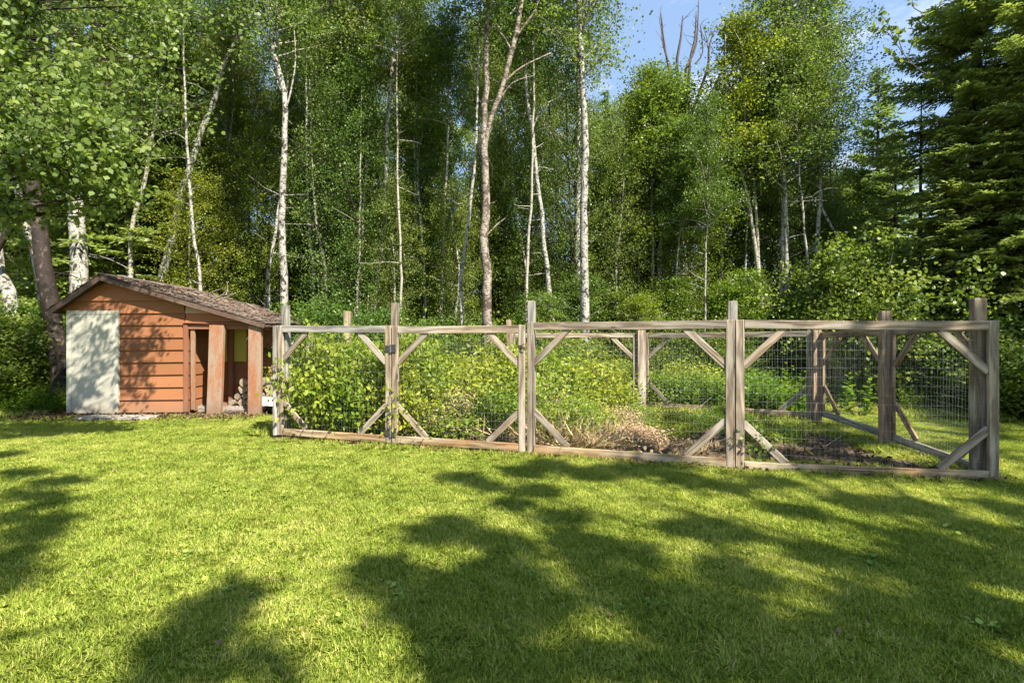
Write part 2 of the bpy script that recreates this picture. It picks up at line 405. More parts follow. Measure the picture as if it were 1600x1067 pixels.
# ------------------------------------------------------------------ ground
def sheet(name, poly, z, mat, cell=None):
    me = bpy.data.meshes.new(name)
    me.from_pydata([(x, y, z) for x, y in poly], [], [tuple(range(len(poly)))])
    o = link(name, me, mat); o['kind'] = 'structure'; return o
g = sheet('ground', [(-160, -60), (160, -60), (160, 260), (-160, 260)], -0.012, M['forest_floor'])
lawn_poly = [(-22, -14), (22, -14), (22, 6), (9.0, 10.2), (7.2, 12.6), (5.6, 12.6), (5.4, 9.6), (5.2, 5.62), (-3.6, 8.1), (-3.9, 10.3), (-9.4, 10.15), (-10.6, 9.8), (-22, 9.5)]
sheet('lawn', lawn_poly, -0.006, M['thatch'])
FA = Vector((-3.60, 7.88, 0)); FB = Vector((-1.72, 7.30, 0)); FC = Vector((.19, 6.80, 0)); FD = Vector((2.62, 6.02, 0)); FE = Vector((5.22, 5.48, 0))
RG1 = Vector((5.36, 7.30, 0)); RG2 = Vector((5.46, 9.10, 0)); BK1 = Vector((2.78, 11.05, 0)); BK2 = Vector((-.07, 11.3, 0)); BK3 = Vector((-3.30, 10.25, 0))
sheet('garden_bed', [(FA.x, FA.y+.1), (FB.x, FB.y+.1), (FC.x, FC.y+.1), (FD.x, FD.y+.1), (5.0, 5.75), (5.1, 7.3), (5.2, 8.8), (BK1.x, BK1.y), (BK2.x, BK2.y), (BK3.x, BK3.y)], 0.0, M['soil'])

def inpoly(x, y, poly):
    c = False; j = len(poly)-1
    for i in range(len(poly)):
        xi, yi = poly[i]; xj, yj = poly[j]
        if (yi > y) != (yj > y) and x < (xj-xi)*(y-yi)/(yj-yi)+xi: c = not c
        j = i
    return c

# ------------------------------------------------------------------ lawn grass: patches of blades spread over the lawn by geometry nodes
def spread_group(nvar):
    gname = 'spread_patches'
    ng = bpy.data.node_groups.get(gname)
    if ng: return ng
    ng = bpy.data.node_groups.new(gname, 'GeometryNodeTree')
    ng.interface.new_socket('Geometry', in_out='INPUT', socket_type='NodeSocketGeometry')
    ng.interface.new_socket('Geometry', in_out='OUTPUT', socket_type='NodeSocketGeometry')
    N, L = ng.nodes, ng.links
    gi = N.new('NodeGroupInput'); go = N.new('NodeGroupOutput')
    at = N.new('GeometryNodeInputNamedAttribute'); at.data_type = 'INT'; at.inputs['Name'].default_value = 'variant'
    def sel(k):
        c = N.new('FunctionNodeCompare'); c.data_type = 'INT'; c.operation = 'EQUAL'
        L.new(at.outputs['Attribute'], c.inputs['A']) if 'A' in c.inputs else None
        ia = [s for s in c.inputs if s.name == 'A' and s.enabled][0]; ib = [s for s in c.inputs if s.name == 'B' and s.enabled][0]
        L.new(at.outputs['Attribute'], ia); ib.default_value = k
        s = N.new('GeometryNodeSeparateGeometry'); s.domain = 'POINT'
        L.new(gi.outputs[0], s.inputs[0]); L.new(c.outputs[0], s.inputs['Selection'])
        return s.outputs[0]
    g2i = N.new('GeometryNodeGeometryToInstance')
    for k in reversed(range(nvar)):
        t = N.new('GeometryNodeGeometryToInstance'); L.new(sel(k), t.inputs[0])
        L.new(t.outputs[0], g2i.inputs[0]) if False else None
        if k == nvar-1: jn = N.new('GeometryNodeJoinGeometry')
        L.new(t.outputs[0], jn.inputs[0])
    pts = sel(-1)
    m2p = N.new('GeometryNodeMeshToPoints'); L.new(pts, m2p.inputs[0])
    iop = N.new('GeometryNodeInstanceOnPoints'); L.new(m2p.outputs[0], iop.inputs['Points']); L.new(jn.outputs[0], iop.inputs['Instance'])
    iop.inputs['Pick Instance'].default_value = True
    rv = N.new('FunctionNodeRandomValue'); rv.data_type = 'FLOAT_VECTOR'
    rv.inputs[0].default_value = (0, 0, 0); rv.inputs[1].default_value = (0, 0, 6.283)
    L.new(rv.outputs[0], iop.inputs['Rotation'])
    sc = N.new('GeometryNodeInputNamedAttribute'); sc.data_type = 'FLOAT'; sc.inputs['Name'].default_value = 'psize'
    sockets = [s for s in sc.outputs if s.enabled]
    L.new(sockets[0], iop.inputs['Scale'])
    sm = N.new('GeometryNodeSetMaterial')
    L.new(iop.outputs[0], go.inputs[0])
    N.remove(sm); N.remove(g2i)
    return ng
def spread(name, variants, pts, sizes, mat, label=None):
    """variants: list of (V, F list of arrays, tone); pts: where each patch goes"""
    Vs = []; Fs = {}; tones = {}; var = []; off = 0
    for k, (V, F, t) in enumerate(variants):
        Vs.append(V); var.append(np.full(len(V), k)); q = F.shape[1]
        Fs.setdefault(q, []).append(F+off); tones.setdefault(q, []).append(t); off += len(V)
    Vs.append(pts); var.append(np.full(len(pts), -1))
    polys = [np.concatenate(Fs[q]) for q in Fs]; tone = np.concatenate([np.concatenate(tones[q]) for q in Fs])
    me = npmesh(name, np.concatenate(Vs), polys, mat, np.clip(tone, 0, 1))
    a = me.attributes.new('variant', 'INT', 'POINT'); a.data.foreach_set('value', np.concatenate(var).astype(np.int32))
    s = me.attributes.new('psize', 'FLOAT', 'POINT')
    s.data.foreach_set('value', np.concatenate([np.ones(off), sizes]).astype(np.float32))
    o = link(name, me); md = o.modifiers.new('spread', 'NODES'); md.node_group = spread_group(len(variants))
    o['kind'] = 'stuff'
    if label: o['label'] = label
    return o
def blades(rg, n, size, hmin, hmax, wmin, wmax, lean, dry=.06):
    """n bent blades of three segments in a disc-ish patch"""
    a_ = rg.uniform(0, 6.2832, n); q_ = size*.68*np.sqrt(rg.random(n)); x = q_*np.cos(a_); y = q_*np.sin(a_)
    h = rg.uniform(hmin, hmax, n); wd = rg.uniform(wmin, wmax, n)
    az = rg.uniform(0, 2*math.pi, n); ln = np.abs(rg.normal(0, lean, n))
    # neighbours lean alike: tufts
    az = az*.6+2.5*np.sin(x*9+rg.uniform(0, 6))+2.5*np.cos(y*8)
    ld = np.stack([np.cos(az), np.sin(az)], 1); wdv = np.stack([-np.sin(az), np.cos(az)], 1)
    tw = rg.uniform(-1, 1, n); ww = wdv*np.cos(tw)[:, None]+ld*np.sin(tw)[:, None]
    base = np.stack([x, y, np.full(n, -.004)], 1)
    def p(t, wsc):
        off = ld*(ln*h*(t**1.7))[:, None]
        zz = h*t*np.clip(1-.35*ln*t, .25, 1)
        c = base.copy(); c[:, :2] += off; c[:, 2] += zz
        e = np.zeros_like(c); e[:, :2] = ww*(wd*wsc/2)[:, None]
        return c-e, c+e
    a0, a1 = p(0, .8); b0, b1 = p(.5, 1.0); t0, _ = p(1.0, 0)
    V = np.stack([a0, a1, b1, t0, b0], 1).reshape(-1, 3)
    F = np.arange(n*5).reshape(n, 5)
    tone = rg.normal(.42, .20, n); dr = rg.random(n) < dry; tone[dr] = rg.uniform(.85, 1.0, dr.sum())
    return V, F, tone
rg = np.random.default_rng(11)
PATCH = .62
var = [blades(rg, 6000, PATCH, .016, .050, .0028, .0052, 1.0) for _ in range(4)]
pts = []; sz = []
step = .5
for iy in range(-4, 30):
    for ix in range(-34, 34):
        y = iy*step+rnd.uniform(-.08, .08); x = ix*step+rnd.uniform(-.08, .08)
        if y < .2 or abs(x) > 1.12*y+1.6: continue
        if not inpoly(x, y, lawn_poly): continue
        pts.append((x, y, -.004)); sz.append(rnd.uniform(.9, 1.15))
spread('lawn_grass', var, np.array(pts), np.array(sz), M['grass'], 'mown green and yellow grass of the lawn')
# longer unmown grass: along the fence foot, the shed and the wood's edge
var = [blades(rg, 420, .40, .06, .17, .003, .006, .9, .14) for _ in range(4)]
pts = []; sz = []
def fringe(A, B, n, off=0.0, sp=.10, s0=.6, s1=1.1):
    A = Vector(A); B = Vector(B); d = (B-A).normalized(); nn = Vector((-d.y, d.x, 0))
    for i in range(n):
        q = A.lerp(B, (i+rnd.random())/n)+nn*(off+rnd.gauss(0, sp))
        pts.append((q.x, q.y, 0)); sz.append(rnd.uniform(s0, s1))
for A, B in ((FA, FB), (FB, FC), (FC, FD), (FD, FE)):
    fringe(A, B, 13, .12, .07, .45, .9); fringe(A, B, 9, -.13, .05, .3, .7)
fringe(FE, RG1, 9, 0, .15); fringe(RG1, RG2, 9, 0, .15); fringe((-9.6, 10.1, 0), (-5.0, 10.1, 0), 12, 0, .12, .3, .6)
fringe((-16, 9.5, 0), (-9.6, 10.0, 0), 40, 0, .3, .7, 1.3); fringe((5.6, 12.4, 0), (9.5, 9.8, 0), 40, 0, .4, .8, 1.5)
fringe((-3.7, 8.2, 0), (-3.9, 10.4, 0), 14, 0, .2, .7, 1.4)
fringe((4.9, 6.5, 0), (5.3, 9, 0), 20, 0, .2, .4, .8); fringe((5.3, 9.4, 0), (3.0, 11.4, 0), 24, .3, .3, .9, 1.8)
spread('long_grass', var, np.array(pts), np.array(sz), M['grass'], 'longer uncut grass along the fence foot and the edge of the wood')

# flat weeds in the lawn: clover, plantain and dandelion rosettes
def rosettes(rg, n, size):
    P = []; A = []; S = []
    for i in range(n):
        x, y = rg.uniform(-size/2, size/2, 2); m = rg.integers(5, 12); s_ = rg.uniform(.012, .028)
        for k in range(m):
            a = rg.uniform(0, 6.28); P.append((x+rg.normal(0, .012), y+rg.normal(0, .012), .012+.02*rg.random())); A.append((math.cos(a), math.sin(a), .35)); S.append(s_*rg.uniform(.7, 1.3))
    V, F = leaf_arrays(np.array(P), np.array(S), rg, 'hex', np.array(A)*5, .6, (0, 0, 3), .5)
    return V, F, rg.uniform(.1, .9, len(F))
wr = [rosettes(rg, 7, .7) for _ in range(4)]
pts = []; sz = []
for i in range(170):
    y = 2.2+rnd.random()**.8*8.3; x = rnd.uniform(-1.05*y-1, 1.05*y+1)
    if inpoly(x, y, lawn_poly) and mn.noise(Vector((x*.8, y*.8, 3))) > -.1: pts.append((x, y, 0)); sz.append(rnd.uniform(.7, 1.3))
spread('lawn_weeds', wr, np.array(pts), np.array(sz), M['clover'], 'flat clover and dandelion leaves scattered in the lawn')

P = np.stack([rg.uniform(-9, 9, 260), rg.uniform(2.2, 10, 260), rg.uniform(.01, .035, 260)], 1)
tagp(link('fallen_leaves', leaf_mesh('fallen_leaves', P, rg.uniform(.015, .035, len(P)), rg, M['litter'], rg.uniform(.4, 1, len(P)), nrm=(0, 0, 1.5), shape='hex')), 'few small dry leaves fallen on the lawn', None, None, 'stuff')

# ------------------------------------------------------------------ shed
SY = 10.50
shed = thing('wooden_shed', 'low rust brown wooden shed with white door and open wood store on its right', 'shed', (-7.6, 11.6, 0))
PK = (-8.28, 2.80); EL = (-9.30, 2.10); ER = (-5.00, 1.84)       # underside of the roof at the front: ridge, left and right eaves
def roof_z(x):
    if x < PK[0]: return EL[1]+(x-EL[0])/(PK[0]-EL[0])*(PK[1]-EL[1])
    return ER[1]+(x-ER[0])/(PK[0]-ER[0])*(PK[1]-ER[1])
def roof_x(z, side):
    if side < 0: return EL[0]+(z-EL[1])/(PK[1]-EL[1])*(PK[0]-EL[0])
    return ER[0]+(z-ER[1])/(PK[1]-ER[1])*(PK[0]-ER[0])
def lap_board(x0, x1, z0, z1, y, mat, face=-1, tilt=.0, clip=True):
    """clapboard: thick at its lower edge, clipped to the roof slopes"""
    zt = z1+.02
    def lim(x, z, s):
        if not clip: return x
        return max(x, roof_x(z, -1)+.02) if s < 0 else min(x, roof_x(z, 1)-.02)
    a0, b0 = lim(x0, z0, -1), lim(x1, z0, 1); a1, b1 = lim(x0, zt, -1), lim(x1, zt, 1)
    if b0-a0 < .03: return
    if b1 < a1: a1 = b1 = (a0+b0)/2
    yo = y-.042; yt = y-.006
    j = lambda: rnd.uniform(-.003, .003)
    c = Vector(((x0+x1)/2, y, z0)); tl = tilt
    V = [(a0, yo, z0+j()+tl*(a0-x0)), (b0, yo, z0+j()+tl*(b0-x0)), (b1, yt, zt+tl*(b1-x0)), (a1, yt, zt+tl*(a1-x0)),
         (a0, y, z0+tl*(a0-x0)), (b0, y, z0+tl*(b0-x0)), (b1, y, zt+tl*(b1-x0)), (a1, y, zt+tl*(a1-x0))]
    F = [(0, 1, 2, 3), (5, 4, 7, 6), (0, 4, 5, 1), (3, 2, 6, 7), (0, 3, 7, 4), (1, 5, 6, 2)]
    V = [tuple(Vector(v)-c) for v in V]
    me = bpy.data.meshes.new('siding_board'); me.from_pydata(V, [], F); me.update()
    return link('siding_board', me, mat, shed, c-shed.location)
rows = [.045, .30, .555, .81, 1.065, 1.32, 1.575, 1.83, 2.075, 2.33, 2.585, 2.80]
XD0, XD1, XW = -9.09, -8.04, -6.68
for i in range(len(rows)-1):
    z0, z1 = rows[i], rows[i+1]
    if z0 < 1.9: lap_board(XD1+.02, XW-.02, z0, z1, SY, M['siding'], tilt=.012 if z0 < 1.5 else .006)
    elif z0 < 2.2:
        lap_board(XD1+.02, XW, z0, z1, SY, M['siding'], tilt=.004)
        lap_board(XW+.004, -5.0, z0, z1-.06, SY, M['siding_pale'])
    else: lap_board(-9.2, -5.0, z0, z1, SY, M['siding'])
    if 2.0 < z0 < 2.2: lap_board(-9.2, XD1+.016, 2.135, z1, SY, M['siding'])
lap_board(XW+.004, -5.02, 1.90, 2.072, SY, M['siding'])
prism('wall', [(-9.06, 0), (-6.70, 0), (-6.70, 1.88), (-5.1, 1.84), (PK[0], PK[1]-.02), (-9.06, 2.2)], SY+.002, SY+.06, M['trim'], shed)
prism('wall', [(-9.06, 0), (-5.10, 0), (-5.1, 1.80), (PK[0], PK[1]-.04), (-9.06, 2.2)], 13.0, 13.06, M['siding'], shed)
prism('wall', [(SY+.06, 0), (13.0, 0), (13.0, 2.2), (SY+.06, 2.2)], -9.06, -9.0, M['siding'], shed, 'x')
prism('wall', [(SY+.06, 0), (11.6, 0), (11.6, 2.25), (SY+.06, 2.25)], -6.76, -6.705, M['trim'], shed, 'x')
prism('wall', [(-6.70, 0), (-5.08, 0), (-5.08, 1.84), (-6.70, 2.24)], 11.60, 11.66, M['trim'], shed)
prism('wall', [(11.66, 0), (13.0, 0), (13.0, 1.80), (11.66, 1.80)], -5.44, -5.38, M['fascia'], shed, 'x')  # dark fascia colour stands in for the dim leafy gap beside the post
# clapboards on the wood store's left wall (looks to the right) and on its back wall
def lap_side(x, y0, y1, z0, z1, mat):
    c = Vector((x, (y0+y1)/2, z0))
    V = [(x+.030, y0, z0), (x+.030, y1, z0), (x+.008, y1, z1+.02), (x+.008, y0, z1+.02), (x, y0, z0), (x, y1, z0), (x, y1, z1+.02), (x, y0, z1+.02)]
    F = [(0, 1, 2, 3), (5, 4, 7, 6), (0, 4, 5, 1), (3, 2, 6, 7), (0, 3, 7, 4), (1, 5, 6, 2)]
    me = bpy.data.meshes.new('siding_board'); me.from_pydata([tuple(Vector(v)-c) for v in V], [], F); me.update()
    link('siding_board', me, mat, shed, c-shed.location)
for i in range(8):
    lap_side(-6.703, SY+.07, 11.57, rows[i], rows[i+1], M['siding'])
    lap_board(-6.66, -5.09, rows[i], rows[i+1]-.0, 11.598, M['siding'], clip=False) if rows[i] < 1.7 else None
# door
dr = link('door', None, None, shed, Vector((-8.565, SY-.03, 0))-shed.location)
def dbox(name, x0, x1, y0, y1, z0, z1, mat, par, bev=.004):
    me = box_mesh(name, x1-x0, y1-y0, z1-z0, bev, mat)
    wl = Vector(((x0+x1)/2, (y0+y1)/2, (z0+z1)/2)); base = Vector((0, 0, 0)); q = par
    while q is not None: base += q.location; q = q.parent
    return link(name, me, mat, par, wl-base)
bpy.data.objects.remove(dr)
door = dbox('door', -8.99, -8.13, SY-.058, SY-.004, .03, 2.05, M['white_door'], shed)
dbox('door_trim', -9.085, -8.995, SY-.066, SY-.002, .02, 2.13, M['white_door'], shed)
dbox('door_trim', -8.125, -8.035, SY-.070, SY-.002, .02, 2.13, M['white_door'], shed)
dbox('door_header', -8.992, -8.128, SY-.066, SY-.002, 2.055, 2.13, M['white_door'], shed)
# opening trim, lintel, posts of the wood store
board('trim_board', (-6.665, SY-.035, .06), (-6.665, SY-.035, 1.86), .085, .05, M['trim'], shed)
board('trim_board', (-6.55, SY+.02, .10), (-6.555, SY+.02, 1.84), .085, .05, M['plank'], shed)
board('lintel', (-6.70, SY-.045, 1.885), (-4.98, SY-.045, 1.865), .035, .09, M['trim'], shed)
board('lintel', (-6.66, SY+.01, 1.80), (-4.98, SY+.01, 1.79), .10, .09, M['trim'], shed)
board('post', (-6.035, SY-.12, 0), (-5.985, SY-.10, 1.83), .285, .10, M['plank'], shed, bev=.008)
board('post', (-5.20, SY-.14, 0), (-5.195, SY-.12, 1.82), .255, .10, M['plank'], shed, bev=.008)
board('post', (-6.30, 11.5, 0), (-6.30, 11.5, 2.0), .09, .09, M['trim'], shed)
dbox('wall_panel', -6.34, -5.99, 11.545, 11.562, 1.05, 1.85, M['yellow_panel'], shed)
dbox('wall_panel', -6.68, -6.42, 11.545, 11.562, 1.05, 1.80, M['yellow_panel'], shed)
# roof: deck, shingle courses, fascia
YF, YB = SY-.22, 13.25
rf_up = .055
def slab(name, P, Q, th, mat, y0=YF, y1=YB, dz=0.0, lift_back=0.0):
    (xa, za), (xb, zb) = P, Q
    V = [(xa, y0, za+dz), (xb, y0, zb+dz), (xb, y0, zb+th+dz), (xa, y0, za+th+dz)]
    V += [(a, y1, c+lift_back*(abs(a-PK[0])/3.3)) for a, _, c in V]
    F = [(0, 1, 2, 3), (7, 6, 5, 4), (0, 4, 5, 1), (3, 2, 6, 7), (1, 5, 6, 2), (0, 3, 7, 4)]
    me = bpy.data.meshes.new(name); me.from_pydata([tuple(Vector(v)-shed.location) for v in V], [], F); me.update()
    return link(name, me, mat, shed)
LB = .10
ERo = (-4.96, 1.83); ELo = (-9.34, 2.07)
slab('roof_deck', ELo, PK, .03, M['fascia']); slab('roof_deck', (PK[0]+.001, PK[1]), ERo, .03, M['fascia'], lift_back=LB)
def shingles(P, Q, lift):
    """overlapping tabs in courses from the eave up to the ridge"""
    P = Vector((P[0], 0, P[1])); Q = Vector((Q[0], 0, Q[1]))   # eave, ridge
    d = (Q-P); ln = d.length; d.normalize(); up = Vector((0, 1, 0)).cross(d)
    if up.z < 0: up = -up
    V = []; F = []; n = int(ln/.14); rs = np.random.default_rng(5)
    for i in range(n+1):
        s0 = i*ln/n-.02
        y = YF-.02-rs.uniform(0, .12)
        while y < YB:
            wd = rs.uniform(.16, .30); y1 = min(y+wd-.008, YB+.02); cup = rs.uniform(.0, .016); sl = s0+rs.uniform(-.02, .015)
            sE = min(sl+.20, ln+.02)
            def pt(s, yy, h):
                lf = lift*(1-s/ln)*((yy-YF)/(YB-YF))
                q = P+d*s+up*h; return (q.x-shed.location.x, yy-shed.location.y, q.z+lf-shed.location.z)
            b = len(V); h0 = .046+cup; h1 = .034
            yA = max(y, YF-.03)
            V += [pt(sl, yA, h0), pt(sl, y1, h0+rs.uniform(-.004, .006)), pt(sE, y1, h1), pt(sE, yA, h1), pt(sl, yA, h0-.010), pt(sl, y1, h0-.010)]
            F += [(b, b+1, b+2, b+3), (b+4, b+5, b+1, b), (b+4, b, b+3), (b+1, b+5, b+2)]
            y += wd
    me = bpy.data.meshes.new('shingles'); me.from_pydata(V, [], F); me.update()
    o = link('shingles', me, M['shingle'], shed); o['kind'] = 'stuff'
shingles(ERo, (PK[0], PK[1]), LB); shingles(ELo, (PK[0], PK[1]), 0)
def rake(P, Q, wd):
    a = Vector((P[0], YF-.012, P[1]-wd*.28)); b = Vector((Q[0], YF-.012, Q[1]-wd*.28)); board('fascia_board', a, b, wd, .022, M['fascia'], shed)
rake(ELo, PK, .10); rake(PK, ERo, .09)
board('fascia_board', (ERo[0]+.012, YF, ERo[1]-.0), (ERo[0]+.012, YB, ERo[1]+LB-.0), .08, .02, M['fascia'], shed, (1, 0, 0))
prism('ridge_cap', [(PK[0]-.13, PK[1]-.01), (PK[0], PK[1]+.065), (PK[0]+.15, PK[1]+.02), (PK[0]+.15, PK[1]+.035), (PK[0], PK[1]+.085), (PK[0]-.13, PK[1]+.005)], YF-.02, YB+.02, M['shingle'], shed)

# fallen twigs and needles on the shed roof
def crooked(rg, p, d, ln, n=6, wob=.12):
    P = [np.array(p, float)]; d = np.array(d, float); d /= np.linalg.norm(d)
    for i in range(n):
        d = d+rg.normal(0, wob, 3); d /= np.linalg.norm(d); P.append(P[-1]+d*ln/n)
    return P
def roof_pt(x, y, h=.06):
    f = (x-PK[0])/(ER[0]-PK[0]); return (x, y, roof_z(x)+h+LB*f*(y-YF)/(YB-YF))
rg = np.random.default_rng(3)
for (x, y, ax, ln, up, lab) in ((-6.6, 11.2, (1, -.2, .35), .75, .02, 'pale forked dead branch arching up from the middle of the shed roof'),
                                (-6.9, 12.2, (1, .1, -.26), 1.5, .02, 'long thin dead branch lying down the shed roof slope behind the forked one'),
                                (-7.2, 10.9, (1, .5, -.28), 1.1, .02, 'crooked grey stick lying near the ridge of the shed roof')):
    t = Tubes(); P = crooked(rg, roof_pt(x, y, .07), ax, ln, 7, .10); t.add(P, np.linspace(.013, .004, 8), 5)
    for k in (2, 3, 5):
        Q = crooked(rg, P[k], np.array(ax)+rg.normal(0, .5, 3)+np.array([0, 0, .25]), ln*.4, 4, .15); t.add(Q, np.linspace(.008, .003, 5), 4)
    tagp(link('fallen_branch', t.mesh('fallen_branch', M['twig'])), lab, 'branch', 'dead branches on the shed roof')
t = Tubes()
for i in range(420):
    x = PK[0]+.1+3.1*rg.random()**.8; y = rg.uniform(YF, YB-.05)
    p = roof_pt(x, y, .055+.02*rg.random()); a = rg.uniform(0, 6.28); l = rg.uniform(.03, .22)
    t.add([p, (p[0]+math.cos(a)*l, p[1]+math.sin(a)*l, p[2]-.26*math.cos(a)*l+rg.uniform(0, .03))], [.004, .002], 3, False)
tagp(link('roof_twigs', t.mesh('roof_twigs', M['twig'])), 'small twigs and needles littering the shed roof', None, None, 'stuff')
P = np.array([roof_pt(PK[0]+.05+3.2*rg.random(), rg.uniform(YF, YB), .052) for _ in range(2600)])
tagp(link('roof_litter', leaf_mesh('roof_litter', P, rg.uniform(.02, .05, len(P)), rg, M['litter'], rg.uniform(0, .9, len(P)), nrm=(0, 0, 2.5), shape='quad')), 'brown needles and dead leaves on the shed roof', None, None, 'stuff')
t = Tubes(); P = crooked(rg, (-4.98, SY-.2, 1.86), (-1, -.1, -.25), .62, 6, .12); t.add(P, np.linspace(.012, .004, 7), 5)
tagp(link('dead_branch', t.mesh('dead_branch', M['twig'])), 'thin dead branch hanging from the front eave of the wood store', 'branch')

# firewood, sack, slab
def log_mesh(rg, r, ln):
    n = 9; th = np.arange(n)/n*2*math.pi; rr = r*(1+rg.normal(0, .09, n)); V = []
    for x in (-ln/2, ln/2):
        for k in range(n): V.append((x, rr[k]*math.cos(th[k]), rr[k]*math.sin(th[k])))
    me = bpy.data.meshes.new('firewood_log')
    me.from_pydata(V, [], [(k, (k+1) % n, (k+1) % n+n, k+n) for k in range(n)]+[tuple(range(n-1, -1, -1)), tuple(range(n, 2*n))])
    me.materials.append(M['log_bark']); me.materials.append(M['log_end'])
    for p in list(me.polygons)[-2:]: p.material_index = 1
    return me
lm = [log_mesh(rg, r, .42) for r in (.06, .075, .09)]
k = 0
for row in range(5):
    for i in range(7-row):
        x = -5.95+i*.165+row*.08+rg.normal(0, .012); y = 11.05+rg.normal(0, .05); z = .075+row*.138
        o = link('firewood_log', lm[rg.integers(3)], None, None, (x, y, z), (rg.uniform(0, 6), rg.normal(0, .05), R(90)+rg.normal(0, .16)))
        tagp(o, 'split log stacked in the wood store heap behind the brown posts', 'log', 'logs stacked in the wood store'); k += 1
for (x, y, z, rz, lab) in ((-6.35, 10.75, .06, .5, 'grey log lying on the ground left of the first porch post'), (-6.5, 10.95, .05, -.5, 'short dark log leaning at the foot of the wood store wall'),
                        (-5.75, 10.72, .06, .2, 'rough log lying in front of the heap between the two porch posts'), (-5.45, 10.8, .05, 1.2, 'pale log lying end on beside the right porch post'),
                        (-6.15, 11.0, .06, 1.8, 'log lying just behind the left porch post')):
    tagp(link('firewood_log', lm[rg.integers(3)], None, None, (x, y, z), (rg.uniform(0, 6), .05, rz)), lab, 'log')
P = rg.normal(size=(500, 3)); bm = bmesh.new(); bmesh.ops.create_icosphere(bm, subdivisions=3, radius=1)
for v in bm.verts:
    q = v.co.copy(); f = 1+.22*mn.noise(q*2.1)+.08*mn.noise(q*6)
    v.co = Vector((q.x*.40*f, q.y*.18*f, max(q.z*.13*f, -.03)))
me = bpy.data.meshes.new('plastic_sack'); bm.to_mesh(me); bm.free()
tagp(link('plastic_sack', me, M['sack'], None, (-5.05, 10.62, .22), (0, .06, .1)), 'crumpled white plastic sack lying on the wood at the right porch post', 'sack')
prism('step_slab', [(-8.35, -.0), (-6.95, -.0), (-6.98, .050), (-8.30, .056)], 9.72, 10.12, M['stone'])
o = bpy.data.objects['step_slab']; tagp(o, 'flat grey stone slab in the grass before the shed door', 'stone slab')
P = np.stack([rg.uniform(-14, -5.0, 5200), rg.normal(10.25, .36, 5200), rg.uniform(.0, .045, 5200)], 1); P = P[(P[:, 1] < SY-.03) | (P[:, 0] > -6.5) | (P[:, 0] < -9.2)]
Q_ = []
for A, B in ((FA, FB), (FB, FC), (FC, FD), (FD, FE), (FE, RG1)):
    u_ = (B-A).normalized(); n_ = Vector((u_.y, -u_.x, 0))
    for i in range(360):
        q = A.lerp(B, rg.random())+n_*(.10*abs(rg.normal())-.06); Q_.append((q.x, q.y, rg.uniform(0, .035)))
P = np.concatenate([P, np.array(Q_)])
tagp(link('leaf_litter', leaf_mesh('leaf_litter', P, rg.uniform(.03, .06, len(P)), rg, M['litter'], rg.uniform(0, 1, len(P)), nrm=(0, 0, 1.5), shape='hex')), 'brown dead leaves strewn along the foot of the shed and the wood', None, None, 'stuff')

# ------------------------------------------------------------------ garden fence
ZT = 1.72
def stile(root, p, q0, q1, n, mat, wd=.09, th=.045, name='stile'):
    return board(name, (p.x, p.y, q0), (p.x, p.y, q1), wd, th, mat, root, n)
def panel(root, A, B, z0a, z0b, zta, ztb, n, mats=('wood', 'wood', 'wood_warm'), braces='abcd', wires=True, sw=.09, rw=.10, inset=.0, bl=.40, frame=True):
    """a framed panel: two stiles, two rails, diagonal corner braces, welded wire behind them"""
    A = Vector(A); B = Vector(B); u = (B-A).normalized(); n = Vector(n)
    mT, mS, mB = (M[k] for k in mats)
    off = n*.003
    ra = A+u*(sw+.004); rb = B-u*(sw+.004)
    if frame:
        stile(root, A+u*(sw/2+.002), z0a, zta, n, mS, sw); stile(root, B-u*(sw/2+.002), z0b, ztb, n, mS, sw)
    if frame: board('top_rail', ra+Vector((0, 0, zta-rw/2-.004))+off, rb+Vector((0, 0, ztb-rw/2-.004))+off, rw, .045, mT, root, n)
    if frame: board('bottom_rail', ra+Vector((0, 0, z0a+rw/2+.004))+off, rb+Vector((0, 0, z0b+rw/2+.004))+off, rw, .050, mB, root, n)
    L = bl
    zt = min(zta, ztb)-rw-.01; ia = ra; ib = rb
    def br(p, q):
        e = (q-p).normalized()*.045
        board('brace', p-n*.006-e, q-n*.006+e, .085, .030, mS, root, n)
    if 'a' in braces: br(ia+u*.02+Vector((0, 0, zta-rw-L)), ia+u*L+Vector((0, 0, zta-rw-.03)))
    if 'b' in braces: br(ib-u*.02+Vector((0, 0, ztb-rw-L)), ib-u*L+Vector((0, 0, ztb-rw-.03)))
    if 'c' in braces: br(ia+u*.02+Vector((0, 0, z0a+rw+L)), ia+u*L+Vector((0, 0, z0a+rw+.03)))
    if 'd' in braces: br(ib-u*.02+Vector((0, 0, z0b+rw+L)), ib-u*L+Vector((0, 0, z0b+rw+.03)))
    if wires:
        t = Tubes(); ln = (rb-ra).length; off2 = -n*.030; rl = root.location; rgw = np.random.default_rng(int(ln*1000) % 999)
        k = 0
        x = .01
        sag = rgw.normal(0, .004, 60)
        def wp(s, z): 
            bulge = .012*math.sin(s*3.1+z*2)+.008*math.sin(s*9)
            return tuple(ra+u*s+Vector((0, 0, z))+off2-n*bulge-rl)
        while x < ln:
            zb = z0a+(z0b-z0a)*x/ln+rw*.5; ztp = zta+(ztb-zta)*x/ln-rw*.5
            zs = np.linspace(zb, ztp, 5); t.add([wp(x+.006*math.sin(z*5+k), z) for z in zs], .0007, 3, False)
            x += .0508; k += 1
        z = rw*.5+.03; k = 0
        while z < min(zta-z0a, ztb-z0b)-rw*.5:
            xs = np.linspace(0, ln, 13)
            t.add([wp(s, z0a+(z0b-z0a)*s/ln+z+.006*math.sin(s*2.3+k)) for s in xs], .0009, 3, False)
            z += .1016; k += 1
        o = link('wire_mesh', t.mesh('wire_mesh', M['wire']), None, root); o['kind'] = 'stuff'
